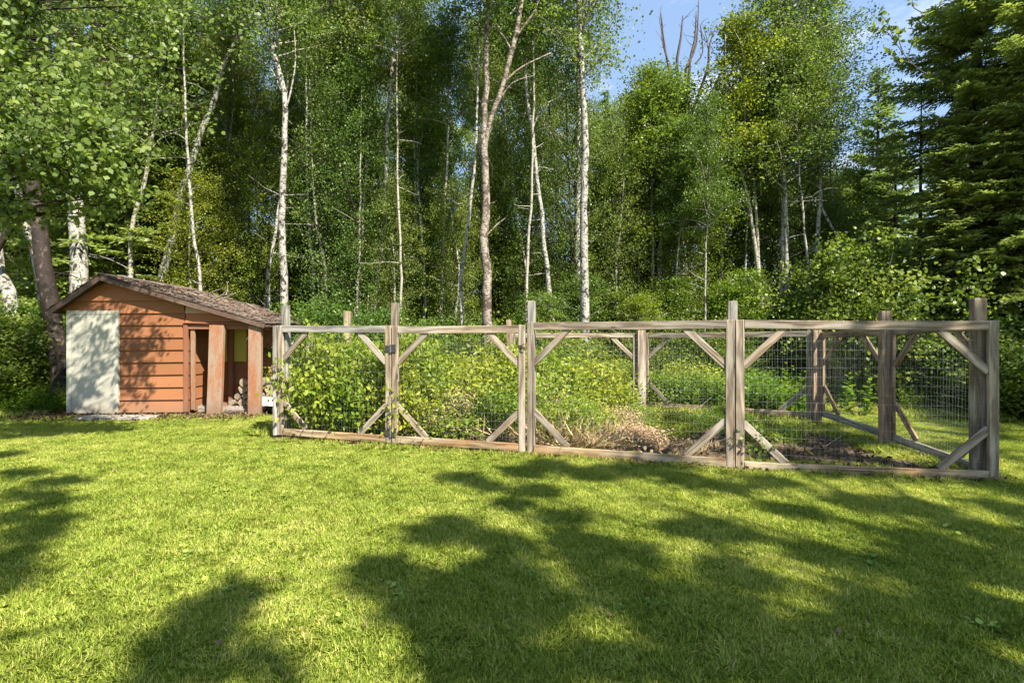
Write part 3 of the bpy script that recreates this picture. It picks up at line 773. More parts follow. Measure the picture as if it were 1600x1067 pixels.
def nrm_of(A, B):
    d = (Vector(B)-Vector(A)).normalized(); n = Vector((d.y, -d.x, 0)); return n
def post(root, p, h, mat, wd=.09, th=.09, n=(0, -1, 0), z0=-.02, lean=(0, 0)):
    return board('post', (p[0], p[1], z0), (p[0]+lean[0], p[1]+lean[1], h), wd, th, mat, root, n, bev=.006)

fl = thing('garden_fence', 'left front run of weathered timber fence, one wire panel between shed and gate', 'fence', FA)
n = nrm_of(FA, FB)
panel(fl, FA, FB, .065, .055, 1.745, 1.725, n, ('wood_grey', 'wood', 'wood_warm'))
ufl = (FB-FA).normalized()
post(fl, FA+ufl*.07-n*.085, 2.06, M['wood_grey'], n=n); post(fl, FB+ufl*.01-n*.085, 2.05, M['wood'], n=n)
board('corner_stile', FA-ufl*.035+Vector((0, 0, .06)), FA-ufl*.035+Vector((0, 0, 1.74)), .05, .09, M['wood_grey'], fl, n)

gate = thing('garden_gate', 'weathered timber garden gate with wire infill, hinged left and latched right', 'gate', FB)
n = nrm_of(FB, FC)
ug = (FC-FB).normalized()
panel(gate, FB+ug*.012, FC-ug*.012, .055, .035, 1.72, 1.72, n, ('wood', 'wood', 'wood_warm'))
def plate(name, root, c, u, n, w_, h_, th, mat):
    c = Vector(c); return board(name, c-u*w_/2, c+u*w_/2, h_, th, mat, root, n, bev=.002)
for z in (1.40, .20):
    hp = FB+n*.030+Vector((0, 0, z))
    h = plate('hinge', gate, hp+ug*.045, ug, n, .075, .115, .008, M['metal_dark'])
    plate('hinge_leaf', gate, hp-ug*.050, ug, n, .085, .085, .008, M['metal_dark'])
    t = Tubes(); t.add([hp+Vector((0, 0, -.06))+n*.006-gate.location, hp+Vector((0, 0, .06))+n*.006-gate.location], .009, 8)
    link('hinge_pin', t.mesh('hinge_pin', M['metal_dark']), None, gate)
plate('latch', gate, FC-ug*.075+n*.034+Vector((0, 0, 1.43)), ug, n, .06, .045, .014, M['metal_dark'])
t = Tubes(); c = FC-ug*.02+n*.05+Vector((0, 0, 1.43))-gate.location
t.add([c+ug*.06*math.cos(a)*.6+Vector((0, 0, .035*math.sin(a))) for a in np.linspace(0, 5.2, 10)], .006, 6)
t.add([c+ug*.035, c+ug*.045+Vector((0, 0, .05))], .007, 6)
link('latch_ring', t.mesh('latch_ring', M['metal_rust']), None, gate)

fr = thing('garden_fence', 'right front run of weathered timber fence, two wide wire panels meeting at a thick post', 'fence', FC)
n1 = nrm_of(FC, FD); n2 = nrm_of(FD, FE); u1 = (FD-FC).normalized(); u2 = (FE-FD).normalized()
panel(fr, FC+u1*.01, FD, .03, .02, 1.755, 1.755, n1, ('wood', 'wood', 'wood_warm'), sw=.095, bl=.42)
panel(fr, FD+u2*.001, FE-u2*.012, -.005, .01, 1.755, 1.725, n2, ('wood', 'wood', 'wood_warm'), sw=.095, bl=.42)
post(fr, FC+u1*.05-n1*.085, 2.04, M['wood_grey'], n=n1); post(fr, FD-u1*.02-n1*.09, 1.98, M['wood_grey'], n=n1, wd=.105)
post(fr, FE-u2*.105-n2*.16, 1.975, M['wood'], n=n2, wd=.125, th=.09)

def side_fence(label, pts, postspec, mats, **kw):
    root = thing('garden_fence', label, 'fence', pts[0])
    for A, B, za, zb, ta, tb, brs in kw['panels']:
        panel(root, A, B, za, zb, ta, tb, nrm_of(A, B), mats, braces=brs.replace('-', ''), sw=.08, frame='-' not in brs)
    for p, h, wd in postspec: post(root, p, h, M[mats[1]], wd=wd, th=.09)
    return root
side_fence('right side run of brown timber fence going away from the near right corner', [FE],
           [((RG1.x-.06, RG1.y-.02), 1.93, .14), ((RG2.x-.07, RG2.y-.03), 1.70, .15)], ('wood_brown', 'wood_brown', 'wood_grey'),
           panels=[(RG1+Vector((0, -.06, 0)), FE+Vector((-.02, .06, 0)), .10, .02, 1.70, 1.72, 'abcd'), (RG2+Vector((0, -.07, 0)), RG1+Vector((0, .06, 0)), .18, .12, 1.66, 1.70, 'abc')])
nb = Vector((0, -1, 0))
side_fence('back run of timber fence with pale rails crossing the far side of the garden', [BK1],
           [((BK1.x, BK1.y-.05), 1.74, .17), ((BK2.x, BK2.y-.05), 1.97, .11), ((BK3.x+.02, BK3.y-.05), 2.10, .135)], ('wood', 'wood', 'wood_brown'),
           panels=[(BK1+Vector((.09, 0, 0)), RG2+Vector((-.10, .05, 0)), .10, .13, 1.68, 1.69, 'acd'), (BK2+Vector((.06, 0, 0)), BK1+Vector((-.09, 0, 0)), .08, .10, 1.68, 1.68, 'bd'), (BK3+Vector((.07, 0, 0)), BK2+Vector((-.06, 0, 0)), .06, .08, 1.66, 1.66, '-')])
side_fence('left side run of timber fence going back from the shed corner behind the raspberries', [FA],
           [((FA.x+.12, FA.y+.9), 1.66, .09)], ('wood_grey', 'wood', 'wood_brown'), panels=[(BK3+Vector((-.02, -.1, 0)), FA+Vector((.03, .16, 0)), .08, .06, 1.66, 1.66, '-')])

# ------------------------------------------------------------------ plants: generators
def clump_leaves(C, sig, per, rg, flat=.7):
    n = len(C); P = np.repeat(C, per, 0)+rg.normal(size=(n*per, 3))*np.repeat(np.broadcast_to(sig, (n,)), per)[:, None]*np.array([1, 1, flat])
    ct = np.repeat(rg.normal(0, .13, n), per)
    return P, ct
def crown_aspen(seed, H=8.0, Rr=2.2, nb=44, per=46, leaf=.062, low=.25, shape='quad', name='crown', mat='aspen', up=.75, sigma=.20, bark='aspen_bark'):
    rg = np.random.default_rng(seed); C = []; t = Tubes()
    for i in range(nb):
        f = (i+rg.random())/nb; z = H*f*.93
        prof = (min(1, (f+low)/.42))*math.sqrt(max(.03, 1-max(0, (f-.35)/.67)**2))
        ln = Rr*prof*rg.uniform(.6, 1.2); az = i*2.4+rg.normal(0, .4); e = rg.uniform(.25, up)+.35*f
        d = np.array([math.cos(az)*math.cos(e), math.sin(az)*math.cos(e), math.sin(e)])
        P = crooked(rg, (0, 0, z), d, ln, 5, .13)
        t.add(P, np.linspace(.012+.018*ln/Rr, .006, 6), 4, False)
        for k in range(7):
            s = .25+.75*rg.random(); j = min(4, int(s*5)); q = P[j]+(P[j+1]-P[j])*(s*5-j if s < 1 else 1)
            c = q+rg.normal(0, .26, 3)*np.array([1, 1, .8]); C.append(c)
            if k % 2 == 0: t.add([q, (q+c)/2+rg.normal(0, .03, 3), c], [.006, .005, .003], 3, False)
    C = np.array(C); P, ct = clump_leaves(C, rg.uniform(sigma*.6, sigma*1.35, len(C)), per, rg)
    tone = rg.normal(.45, .17, len(P))+ct
    return leaf_mesh(name, P, leaf*rg.uniform(.7, 1.25, len(P)), rg, M[mat], tone, shape=shape, axis=(0, 0, -.4), nrm=(0, 0, .8), nrm_sp=.9), t.mesh('branches', M[bark])
def crown_bush(seed, H=2.0, Rr=1.0, nb=26, per=40, leaf=.07, mat='bush', shape='quad', stems=True, sigma=.14, axis=(0, 0, -.2), nrm=(0, -.2, .9)):
    rg = np.random.default_rng(seed); C = []; t = Tubes()
    for i in range(nb):
        az = rg.uniform(0, 6.28); out_ = rg.uniform(.1, 1.0); top = H*rg.uniform(.45, 1.0)*(1-.35*out_)
        e = np.array([math.cos(az)*Rr*out_, math.sin(az)*Rr*out_, top])
        b = np.array([math.cos(az)*.12*Rr, math.sin(az)*.12*Rr, 0]); mid = b*.4+e*.6+np.array([0, 0, .2*H])*.5
        t.add([b, mid*.6+b*.4, mid, e], [.012, .010, .007, .003], 4, False)
        for k in range(7):
            s = rg.uniform(.15, 1.05); q = (b*(1-s)**2+2*mid*s*(1-s)+e*s*s) if s < 1 else e
            c = q+rg.normal(0, .13, 3)*Rr
            c[2] = max(c[2], .06)
            C.append(c)
    C = np.array(C); P, ct = clump_leaves(C, rg.uniform(sigma*.6, sigma*1.4, len(C))*Rr, per, rg); P[:, 2] = np.abs(P[:, 2])
    tone = rg.normal(.45, .17, len(P))+ct
    return leaf_mesh('foliage', P, leaf*rg.uniform(.65, 1.3, len(P)), rg, M[mat], tone, shape=shape, axis=axis, nrm=nrm, nrm_sp=.75), t.mesh('stems', M['twig'])
def crown_spruce(seed, H=14.0, Rr=2.6, bare=.02, dens=1.0, sh=.16):
    """whorled drooping branches carrying flat sprays of short shoots"""
    rg = np.random.default_rng(seed); t = Tubes(); P = []; A = []; S = []; T = []
    z = H*bare; 
    while z < H-.15:
        f = z/H; nbr = 6 if f < .8 else 5
        L0 = Rr*(1-f)**.80*(.55+.45*min(1, (f+.06)/.10))
        for j in range(nbr):
            az = rg.uniform(0, 6.28); ln = L0*rg.uniform(.62, 1.12)+.10; e0 = -.12-.25*(1-f)+.9*f*f+rg.normal(0, .08)
            n = 7; Q = [np.array([0, 0, z+rg.normal(0, .07)])]; 
            for k in range(n):
                e = e0+.42*(k/n)**1.5-.10
                Q.append(Q[-1]+np.array([math.cos(az)*math.cos(e), math.sin(az)*math.cos(e), math.sin(e)])*ln/n)
            t.add(Q, np.linspace(.010+.010*ln, .004, n+1), 3, False)
            Qa = np.array(Q); fw = np.array([math.cos(az), math.sin(az), 0]); sd = np.array([-math.sin(az), math.cos(az), 0])
            m = max(3, int(ln/.105*dens)); bt = rg.normal(0, .10)
            for k in range(m):
                s = .12+.88*(k+rg.random())/m; x = s*n; i = min(n-1, int(x)); q = Qa[i]+(Qa[i+1]-Qa[i])*(x-i)
                sl = (.16+.34*ln*(1-s)**.7*.62)*rg.uniform(.7, 1.2)
                for sg in (-1, 1):
                    d = unit(fw*.75+sd*sg*.85+np.array([0, 0, rg.normal(-.16, .12)]))
                    mm = max(1, int(sl/.095*dens))
                    for h in range(mm):
                        w_ = (h+.3)/mm; p = q+d*sl*w_+np.array([0, 0, -.05*sl*w_**2])
                        for sg2 in (-1, 1):
                            P.append(p); A.append(d*1.0+sg2*.75*np.cross(d, (0, 0, 1))*(1 if h < mm-1 else .3)+rg.normal(0, .16, 3)); S.append(sh*rg.uniform(.6, 1.15)); T.append(.32+.38*w_+.10*s+bt+rg.normal(0, .10))
                P.append(q); A.append(fw+rg.normal(0, .3, 3)); S.append(sh); T.append(.45+bt)
        z += .20+.16*(1-f)*rg.uniform(.7, 1.2)
    P = np.array(P); A = unit(np.array(A))
    V, F = leaf_arrays(P, np.array(S), rg, 'shoot', A*6, 1.0, (0, 0, 2.0), .8)
    return npmesh('crown', V, [F], M['spruce'], np.clip(np.array(T), 0, 1)), t.mesh('branches', M['dark_bark'])

ASP = [crown_aspen(100+i, 8.0+rnd.uniform(-.8, .8), 2.1+rnd.uniform(-.3, .5), nb=58, per=42, leaf=.066) for i in range(5)]; ASP.append(ASP[0])
FAR = [crown_aspen(150+i, 8.0, 2.2, nb=52, per=48, leaf=.11) for i in range(3)]
SAP = [crown_aspen(200+i, 4.6, 1.45, nb=38, per=70, leaf=.064, low=.45, mat=('hazel', 'bush')[i % 2], sigma=.17) for i in range(4)]
BSH = [crown_bush(300+i, 2.0, 1.05, nb=28, per=64, leaf=.062) for i in range(4)]
SPR = [crown_spruce(400, 14.0, 3.0, dens=1.7, sh=.13), crown_spruce(401, 12.0, 2.4, dens=1.0, sh=.18)]

def smooth_path(P):
    P = [np.asarray(p, float) for p in P]; O = [P[0]]
    for i in range(len(P)-1):
        a = P[max(0, i-1)]; b = P[i]; c = P[i+1]; d = P[min(len(P)-1, i+2)]
        for s in (.33, .67, 1.0):
            O.append(.5*((2*b)+(-a+c)*s+(2*a-5*b+4*c-d)*s*s+(-a+3*b-3*c+d)*s**3))
    return O

def zpath(pts, z):
    for a, b in zip(pts, pts[1:]):
        if a[2] <= z <= b[2]:
            f = (z-a[2])/(b[2]-a[2]+1e-9); return a+(b-a)*f
    return pts[-1]
def tree(name, label, cat, pix, D, wpx, bark, Htot, crowns, group=None, forks=(), wob=.012, stubs=6, seed=0, rscale=1.0):
    """pix: (px,py) points of the trunk seen, bottom first; extended down to the ground and up to Htot; crowns: (variant, z, sx, sz, rz)"""
    rg = np.random.default_rng(seed+int(D*100)+int(pix[0][0]))
    P = [np.array(W(x, y, D)) for x, y in pix]
    if P[0][2] > .05:
        d = P[0]-P[1]; d = d/abs(d[2]+1e-6) if abs(d[2]) > .01 else np.array([0, 0, -1.]); k = P[0][2]
        b = P[0]+np.array([d[0]*k*.5, 0, -k]); P.insert(0, b)
    if P[-1][2] < Htot:
        d = P[-1]-P[-2]; d = d/(d[2]+1e-6); k = Htot-P[-1][2]; P.append(P[-1]+np.array([d[0]*k*.35, rg.normal(0, .2), k]))
    base = P[0].copy(); base[2] = 0; P = smooth_path([p-base for p in P])
    # resample with a slight wander
    zs = np.arange(0, P[-1][2], .45); Q = []
    for i, z in enumerate(zs):
        q = zpath(P, z); q = q+np.array([rg.normal(0, wob), rg.normal(0, wob), 0])*(1 if i else 0); q[2] = z; Q.append(q)
    Q.append(P[-1]); r0 = wpx/800*D/2*rscale
    zz = np.array([q[2] for q in Q]); rad = r0*(1-.86*(zz/zz[-1])**1.15); rad[0] *= 1.25
    root = thing(name, label, cat, (base[0], base[1], -.01), 0, group)
    t = Tubes(); t.add(Q, rad, 10 if wpx > 10 else 8, True, .035, rg); link('trunk', t.mesh('trunk', M[bark]), None, root)
    if stubs or forks:
        t = Tubes()
        for k in range(stubs):
            z = rg.uniform(.18, .7)*Htot; q = zpath(Q, z); az = rg.uniform(0, 6.28); l = rg.uniform(.25, 1.1)
            t.add(crooked(rg, q, (math.cos(az), math.sin(az), rg.uniform(-.1, .5)), l, 4, .2), np.linspace(.014, .004, 5), 4, False)
        for fpix, w0, w1 in forks:
            F_ = [np.array(W(x, y, D))-base for x, y in fpix]; F_ = smooth_path(F_); n = len(F_)
            t.add(F_, np.linspace(w0, w1, n)/800*D/2, 8, True, .05, rg)
        link('branches', t.mesh('branches', M[bark]), None, root)
    for (v, z, sx, sz_, rz) in crowns:
        q = zpath(Q, z); cm, bm_ = v
        link('crown', cm, None, root, (q[0], q[1], z), (0, 0, rz), (sx, sx, sz_)); link('branches', bm_, None, root, (q[0], q[1], z), (0, 0, rz), (sx, sx, sz_))
    return root
# ------------------------------------------------------------------ trees one can pick out, left to right
A_ = ASP
tree('birch_tree', 'pale trunk leaning at the far left edge of the wood', 'tree', [(22, 500), (8, 430), (-8, 380)], 12.0, 20, 'birch', 15, [(A_[0], 7.5, 1.1, 1.0, 0)], seed=1)
tree('birch_tree', 'thin peeling pale trunk seen left of the dark mottled one', 'tree', [(60, 420), (38, 340), (20, 260), (10, 190), (0, 100)], 14.0, 13, 'aspen_bark', 15, [(A_[1], 7.8, 1, 1, 1)], seed=2)
tree('pine_tree', 'dark mottled trunk leaning left just behind the shed', 'tree', [(92, 560), (78, 470), (62, 360), (45, 260), (20, 170), (-10, 60)], 11.6, 27, 'dark_bark', 13,
     [(A_[2], 6.2, .8, .9, 2)], stubs=14, forks=[([(50, 330), (25, 345), (5, 372), (-20, 420)], 14, 8)], seed=3)
tree('birch_tree', 'thick white birch trunk banded black rising behind the shed roof peak', 'tree', [(127, 560), (124, 430), (118, 330), (105, 230), (110, 130), (115, 0)], 13.4, 27, 'birch', 18, [(A_[3], 8.0, 1.0, 1.15, .5)], stubs=8, seed=4)
tree('aspen_tree', 'slim crooked grey trunk right of the thick birch behind the shed', 'tree', [(206, 520), (204, 430), (206, 350), (222, 300), (232, 240), (246, 170)], 14.2, 9, 'aspen_bark', 12, [(SAP[0], 6.5, .9, 1, 1)], seed=5)
tree('birch_tree', 'white birch leaning strongly to the right above the shed roof', 'tree', [(225, 520), (262, 400), (292, 275), (330, 170), (352, 92), (402, 15), (430, -60)], 14.8, 14, 'birch', 15, [(A_[4], 10.5, .9, .9, 0)], seed=6, wob=.02)
tree('aspen_tree', 'thin pale aspen trunk rising behind the right end of the shed roof', 'tree', [(375, 500), (372, 430), (365, 350), (358, 270), (354, 190), (350, 120)], 18.5, 8, 'aspen_bark', 15, [(A_[5], 9, 1, .9, 0)], seed=7)
tree('birch_tree', 'straight white birch trunk directly behind the left fence corner post', 'tree', [(445, 540), (444, 460), (441, 380), (441, 300), (446, 180), (440, 120), (425, 60)], 12.6, 13, 'birch', 15, [(A_[0], 8.2, 1, .9, 2)], forks=[([(445, 175), (455, 140), (462, 90), (458, 30)], 3, 1.5), ([(443, 150), (425, 110), (405, 90)], 2.5, 1.5)], seed=8)
tree('aspen_tree', 'slender pale trunk left of a close parallel one between shed and gate', 'tree', [(523, 500), (516, 420), (506, 350), (503, 250), (507, 170), (505, 100)], 16.5, 8, 'aspen_bark', 16, [(A_[1], 8.6, 1.05, .95, 4)], seed=9)
tree('aspen_tree', 'slender grey trunk close to the right of its parallel neighbour', 'tree', [(536, 500), (528, 430), (520, 370), (515, 300), (512, 220)], 18.0, 8, 'aspen_bark', 14, [(A_[2], 8, .8, .8, 1)], seed=10)
tree('birch_tree', 'curving white birch behind the gate whose top bends to the right', 'tree', [(578, 540), (588, 440), (600, 345), (603, 280), (605, 200), (612, 110), (622, 50), (630, -20)], 14.6, 10, 'birch', 16, [(A_[3], 8.8, 1.1, .95, 3)], seed=11)
tree('birch_tree', 'thin white birch leaning right half way between gate post and snag', 'tree', [(640, 520), (643, 440), (648, 360), (655, 300), (666, 235), (668, 200)], 16.0, 8, 'birch', 12, [(SAP[1], 6.8, 1, 1, 1)], seed=12)
tree('snag_tree', 'tall ruddy forked snag with peeling bark standing behind the gate', 'tree', [(763, 560), (761, 470), (757, 400), (756, 330), (758, 260), (757, 200), (757, 150), (760, 80), (762, 0), (764, -60)], 12.3, 18, 'snag_bark', 12.5, [(SAP[2], 8.9, 1.1, .8, 0)],
     forks=[([(757, 245), (759, 222), (768, 182), (785, 135), (797, 90), (808, 45), (815, 0), (825, -60)], 8, 7), ([(788, 128), (815, 105), (862, 82)], 4, 2), ([(800, 80), (785, 55), (768, 38)], 4, 2), ([(775, 165), (800, 130), (835, 118)], 3, 1.5), ([(803, 62), (830, 25), (845, -5)], 4, 2), ([(758, 370), (775, 352), (790, 340)], 3, 1.5)], stubs=5, wob=.025, seed=13)
tree('aspen_tree', 'short dead pale trunk between the snag and the leaning birch', 'tree', [(780, 480), (785, 370), (795, 280)], 17.5, 8, 'aspen_bark', 7.5, [], stubs=16, seed=14)
tree('birch_tree', 'slim white birch leaning left from behind the latch post', 'tree', [(866, 520), (860, 470), (850, 380), (842, 300), (832, 220), (824, 150), (817, 60), (812, -20)], 13.8, 9, 'birch', 15, [(A_[4], 8.8, 1.0, .85, 2)], forks=[([(832, 200), (850, 165), (880, 150)], 3, 1.5)], seed=15)
tree('birch_tree', 'straight thick white birch, nearer of the pair right of the latch post', 'tree', [(916, 560), (914, 460), (911, 360), (913, 270), (914, 190), (908, 100), (905, 20)], 13.2, 15, 'birch', 17, [(A_[5], 8.2, 1.1, 1.0, 5)], stubs=9, seed=16)
tree('birch_tree', 'thinner white birch half hidden behind the thick one of the pair', 'tree', [(905, 520), (903, 400), (903, 250), (904, 180), (903, 90)], 14.6, 11, 'birch', 16, [(A_[1], 8.8, .9, .9, 1)], seed=17)
tree('aspen_tree', 'thin straight pale pole left of the bent birch right of centre', 'tree', [(1021, 520), (1020, 460), (1019, 350), (1018, 250), (1017, 150)], 15.2, 7, 'aspen_bark', 9.2, [(SAP[3], 5.9, .8, .8, 0)], seed=18)
tree('birch_tree', 'bent white birch below the bare dark branches against the sky', 'tree', [(1024, 540), (1028, 460), (1032, 380), (1037, 300), (1044, 230), (1046, 180)], 15.4, 11, 'birch', 8.8, [(SAP[0], 5.6, 1.25, .85, 2)],
     forks=[([(1040, 275), (1052, 230), (1078, 195)], 4, 1.5), ([(1040, 285), (1060, 270), (1100, 268), (1130, 262)], 3, 1.5)], stubs=10, seed=19)
tree('aspen_tree', 'pale trunk leaning left behind the thick centre right fence post', 'tree', [(1193, 520), (1188, 450), (1180, 380), (1168, 310), (1152, 250), (1137, 200)], 14.5, 9, 'aspen_bark', 10.0, [(SAP[1], 6.0, 1.1, 1.0, 1)], forks=[([(1186, 430), (1182, 340), (1178, 280)], 5, 3)], seed=20)
tree('aspen_tree', 'white straight aspen, right one of the tight pair right of the thick post', 'tree', [(1231, 540), (1231, 480), (1229, 400), (1227, 310), (1222, 230), (1215, 150), (1212, 60)], 14.2, 9, 'birch', 11.6, [(A_[0], 5.6, 1.05, .80, 1)], seed=21)
tree('aspen_tree', 'yellowish aspen, left one of the tight pair right of the thick post', 'tree', [(1219, 540), (1221, 480), (1222, 400), (1224, 310), (1226, 230)], 14.8, 8, 'aspen_bark', 11.6, [(A_[3], 6.2, .9, .72, 4)], seed=22)
tree('aspen_tree', 'crooked pale aspen with a limb bending down to the right', 'tree', [(1284, 540), (1279, 480), (1275, 420), (1278, 360), (1282, 300), (1278, 200), (1270, 120)], 14.4, 9, 'birch', 11.2, [(A_[2], 5.8, .95, .76, 3)], forks=[([(1281, 320), (1300, 355), (1322, 395), (1325, 430)], 4, 2.5)], seed=23)
# bare dark tree against the sky
bt = thing('dead_tree', 'dead tree whose bare dark branches stand up against the blue sky gap', 'tree', (W(1075, 533, 16.5).x, 16.5, 0))
t = Tubes(); t.add(crooked(np.random.default_rng(4), (0, 0, 0), (0, 0, 1), 9.0, 12, .02), np.linspace(.13, .06, 13), 8); link('trunk', t.mesh('trunk', M['aspen_bark']), None, bt)
t = Tubes(); rg = np.random.default_rng(5)
for fp, w0, w1 in (([(1075, 200), (1052, 130), (1040, 80), (1032, 20)], 7, 1.5), ([(1075, 190), (1058, 110), (1064, 60), (1067, 25)], 7, 2), ([(1075, 180), (1078, 100), (1086, 60), (1088, 18)], 6, 1.5),
                   ([(1076, 150), (1072, 108), (1088, 70), (1092, -10)], 7, 1), ([(1086, 100), (1098, 82), (1094, 40)], 3, 1.2), ([(1076, 190), (1105, 110), (1108, 75), (1118, 42)], 6, 1.5), ([(1108, 85), (1104, 60)], 2, 1),
                   ([(1076, 200), (1120, 130), (1133, 80), (1128, 30)], 5, 1.2), ([(1047, 105), (1036, 70), (1033, 40)], 3, 1)):
    F_ = smooth_path([np.array(W(x, y, 16.5+rg.normal(0, .05)))-np.array(bt.location) for x, y in fp]); t.add(F_, np.linspace(w0, w1, len(F_))/800*16.5/2, 5)
    for k in range(5):
        q = F_[rg.integers(2, len(F_))]; t.add(crooked(rg, q, (rg.normal(0, .5), rg.normal(0, .5), 1), rg.uniform(.2, .7), 4, .2), np.linspace(.012, .004, 5), 3, False)
link('branches', t.mesh('branches', M['twig_dark']), None, bt)
# clump of dead pale poles
for i, (x0, x1, yt, D) in enumerate(((1140, 1136, 330, 19), (1152, 1158, 345, 19.5), (1163, 1150, 320, 20), (1145, 1168, 360, 20.5))):
    tree('dead_pole', 'dead pale pole in the cluster seen just above the thick fence post', 'tree', [(x0, 520), ((x0+x1)/2, 430), (x1, yt)], D, 8, 'aspen_bark', EYE+(533-yt)/800*D, [], group='dead pale poles clustered behind the thick fence post', stubs=12, seed=30+i)

# spruces
def spruce(label, px, D, v, H, bark='dark_bark', rx=1.0, rz=0, group=None):
    h0 = (14.0, 12.0)[v]; x = (px-800)/800*D; s = H/h0
    root = thing('spruce_tree', label, 'tree', (x, D, -.01), rz, group)
    t = Tubes(); t.add([(0, 0, 0), (0, 0, H*.5), (.03, 0, H)], [.012*H+.02, .008*H, .01], 8); link('trunk', t.mesh('trunk', M[bark]), None, root)
    link('crown', SPR[v][0], None, root, (0, 0, 0), None, (s*rx, s*rx, s)); link('branches', SPR[v][1], None, root, (0, 0, 0), None, (s*rx, s*rx, s))
    return root
spruce('great spruce filling the upper right, its tip above the picture', 1525, 12.6, 0, 14.5, rx=1.0)
spruce('spruce cut by the right picture edge in front of the wood', 1640, 11.0, 0, 13.0, rx=1.0, rz=2)
spruce('smaller spruce with boughs to the ground before the great one', 1478, 11.6, 1, 6.4, rx=1.35, rz=4)
spruce('small spruce with low boughs just behind the near right corner post', 1580, 11.2, 1, 5.4, rx=1.5, rz=2)
spruce('distant pointed spruce with its tip in the sky gap left of the great one', 1372, 20.0, 1, 12.2, rx=1.05, rz=1)
spruce('young spruce low between the aspen limb and the great spruce', 1400, 16.0, 1, 8.2, rx=1.2, rz=3)
spruce('dark spruce behind the shed, left of the leaning birch', 185, 15.5, 1, 13.5, rx=1.15, rz=1)
spruce('dark spruce behind the shed roof, right of the crooked grey trunk', 275, 16.2, 0, 13.0, rx=1.0, rz=4)
spruce('dark spruce in the shade at the far left edge', 30, 17.0, 1, 13.0, rx=1.1, rz=5)
spruce('dark spruce standing deep behind the pair of white birches', 945, 19.5, 0, 11.0, rx=.9, rz=2)
spruce('spruce deep in the wood behind the straight white birch', 470, 21.0, 1, 11.0, rx=1, rz=2)

# ------------------------------------------------------------------ the wood behind: slender aspens and saplings
def skyline(px):
    if px < 968: return -140
    if px < 1110: return 150
    if px < 1165: return 120
    if px < 1300: return 8
    if px < 1430: return 270
    return -60
MID = [crown_aspen(170+i, 7.5, 1.7, nb=54, per=38, leaf=.060, low=.30, mat=('aspen', 'hazel', 'bush')[i], sigma=.17, bark='dark_bark') for i in range(3)]
rs = random.Random(33)
for i in range(40):
    px = 170+i*29+rs.uniform(-14, 14); D = rs.uniform(13.9, 17.2); H = rs.uniform(6.0, 9.4)
    if 1000 < px < 1170: H = min(H, 8.0)
    if min(abs(px-h_) for h_ in (445, 590, 645, 760, 855, 914, 1030, 1190, 1230, 1279)) < 15: D = max(D, 16.2); H = min(H, 7.5)
    if px > 1290: H = min(H, 6.0)
    if 690 < px < 740: H = 6.0
    zc = H*rs.uniform(.22, .34); s = (H-zc)/7.5
    tree('young_tree', 'young slim tree in full leaf standing in the front rows of the wood', 'tree', [(px, 540), (px+rs.uniform(-10, 10), 420), (px+rs.uniform(-16, 16), 330)], D, rs.uniform(5, 7), rs.choice(['aspen_bark', 'birch', 'dark_bark']), H,
         [(MID[i % 3], zc, rs.uniform(.6, .9), s, rs.uniform(0, 6))], group='young slim trees in the front rows of the wood', stubs=5, seed=3000+i)
rs = random.Random(77)
for i in range(26):
    px = rs.uniform(330, 1300); px = px-60 if 935 < px < 975 else px; D = rs.uniform(15.5, 21); H = min(rs.uniform(10, 15), EYE+(533-skyline(px)-rs.uniform(20, 60))/800*D); 
    tree('aspen_tree', 'slim pale aspen pole with a small high crown between the bigger trees', 'tree', [(px, 540), (px+rs.uniform(-8, 8), 440), (px+rs.uniform(-20, 20), 300), (px+rs.uniform(-34, 34), 160)], D, rs.uniform(4.5, 7.5), rs.choice(['birch', 'aspen_bark']), H,
         [(SAP[rs.choice((0, 2))], H-3.4, .75, .8, rs.uniform(0, 6))], group='slim aspen poles between the bigger trees', stubs=7, seed=5000+i)
for i in range(9):
    px = 850+i*50+rs.uniform(-22, 22); D = rs.uniform(13.3, 15.4); H = rs.uniform(1.7, 3.5); x = (px-800)/800*D; v = SAP[rs.choice((1, 3, 1, 0))]; s = H/4.9
    root = thing('sapling', 'low sunlit sapling right behind the back rail of the garden', 'sapling', (x, D, -.01), 0, 'low sunlit saplings behind the back rail')
    t = Tubes(); t.add([(0, 0, 0), (.03, 0, H*.5), (0, 0, H*.95)], [.025, .018, .006], 6); link('trunk', t.mesh('trunk', M['aspen_bark']), None, root)
    link('crown', v[0], None, root, (0, 0, .2), (0, 0, rs.uniform(0, 6)), (s*1.3, s*1.3, s)); link('branches', v[1], None, root, (0, 0, .2), None, (s*1.3, s*1.3, s))
rs = random.Random(91)
heroes = (445, 523, 536, 590, 645, 760, 785, 855, 914, 905, 1020, 1030, 1190, 1230, 1221, 1279, 372)
for i in range(30):
    px = 318+i*34+rs.uniform(-12, 12)
    if min(abs(px-h_) for h_ in heroes) < 13 or 935 < px < 975: continue
    D = rs.uniform(13.0, 15.6); sl = skyline(px); H = min(rs.uniform(9.5, 13), EYE+(533-sl-rs.uniform(20, 60))/800*D) if sl > 0 else rs.uniform(10, 13.5)
    px2 = px+rs.uniform(-26, 26)
    tree('aspen_tree', 'thin pale trunk in the front row of the wood, bare up to a small crown', 'tree', [(px, 540), (px+rs.uniform(-5, 5), 440), ((px+px2)/2, 330), (px2, 200)], D, rs.uniform(4.2, 6.8), rs.choice(['birch', 'aspen_bark', 'birch']), H,
         [(SAP[rs.choice((0, 2))], H-3.0, .62, .7, rs.uniform(0, 6))], group='thin pale trunks in the front row of the wood', stubs=9, seed=7000+i)
rs = random.Random(21)
n_far = 0
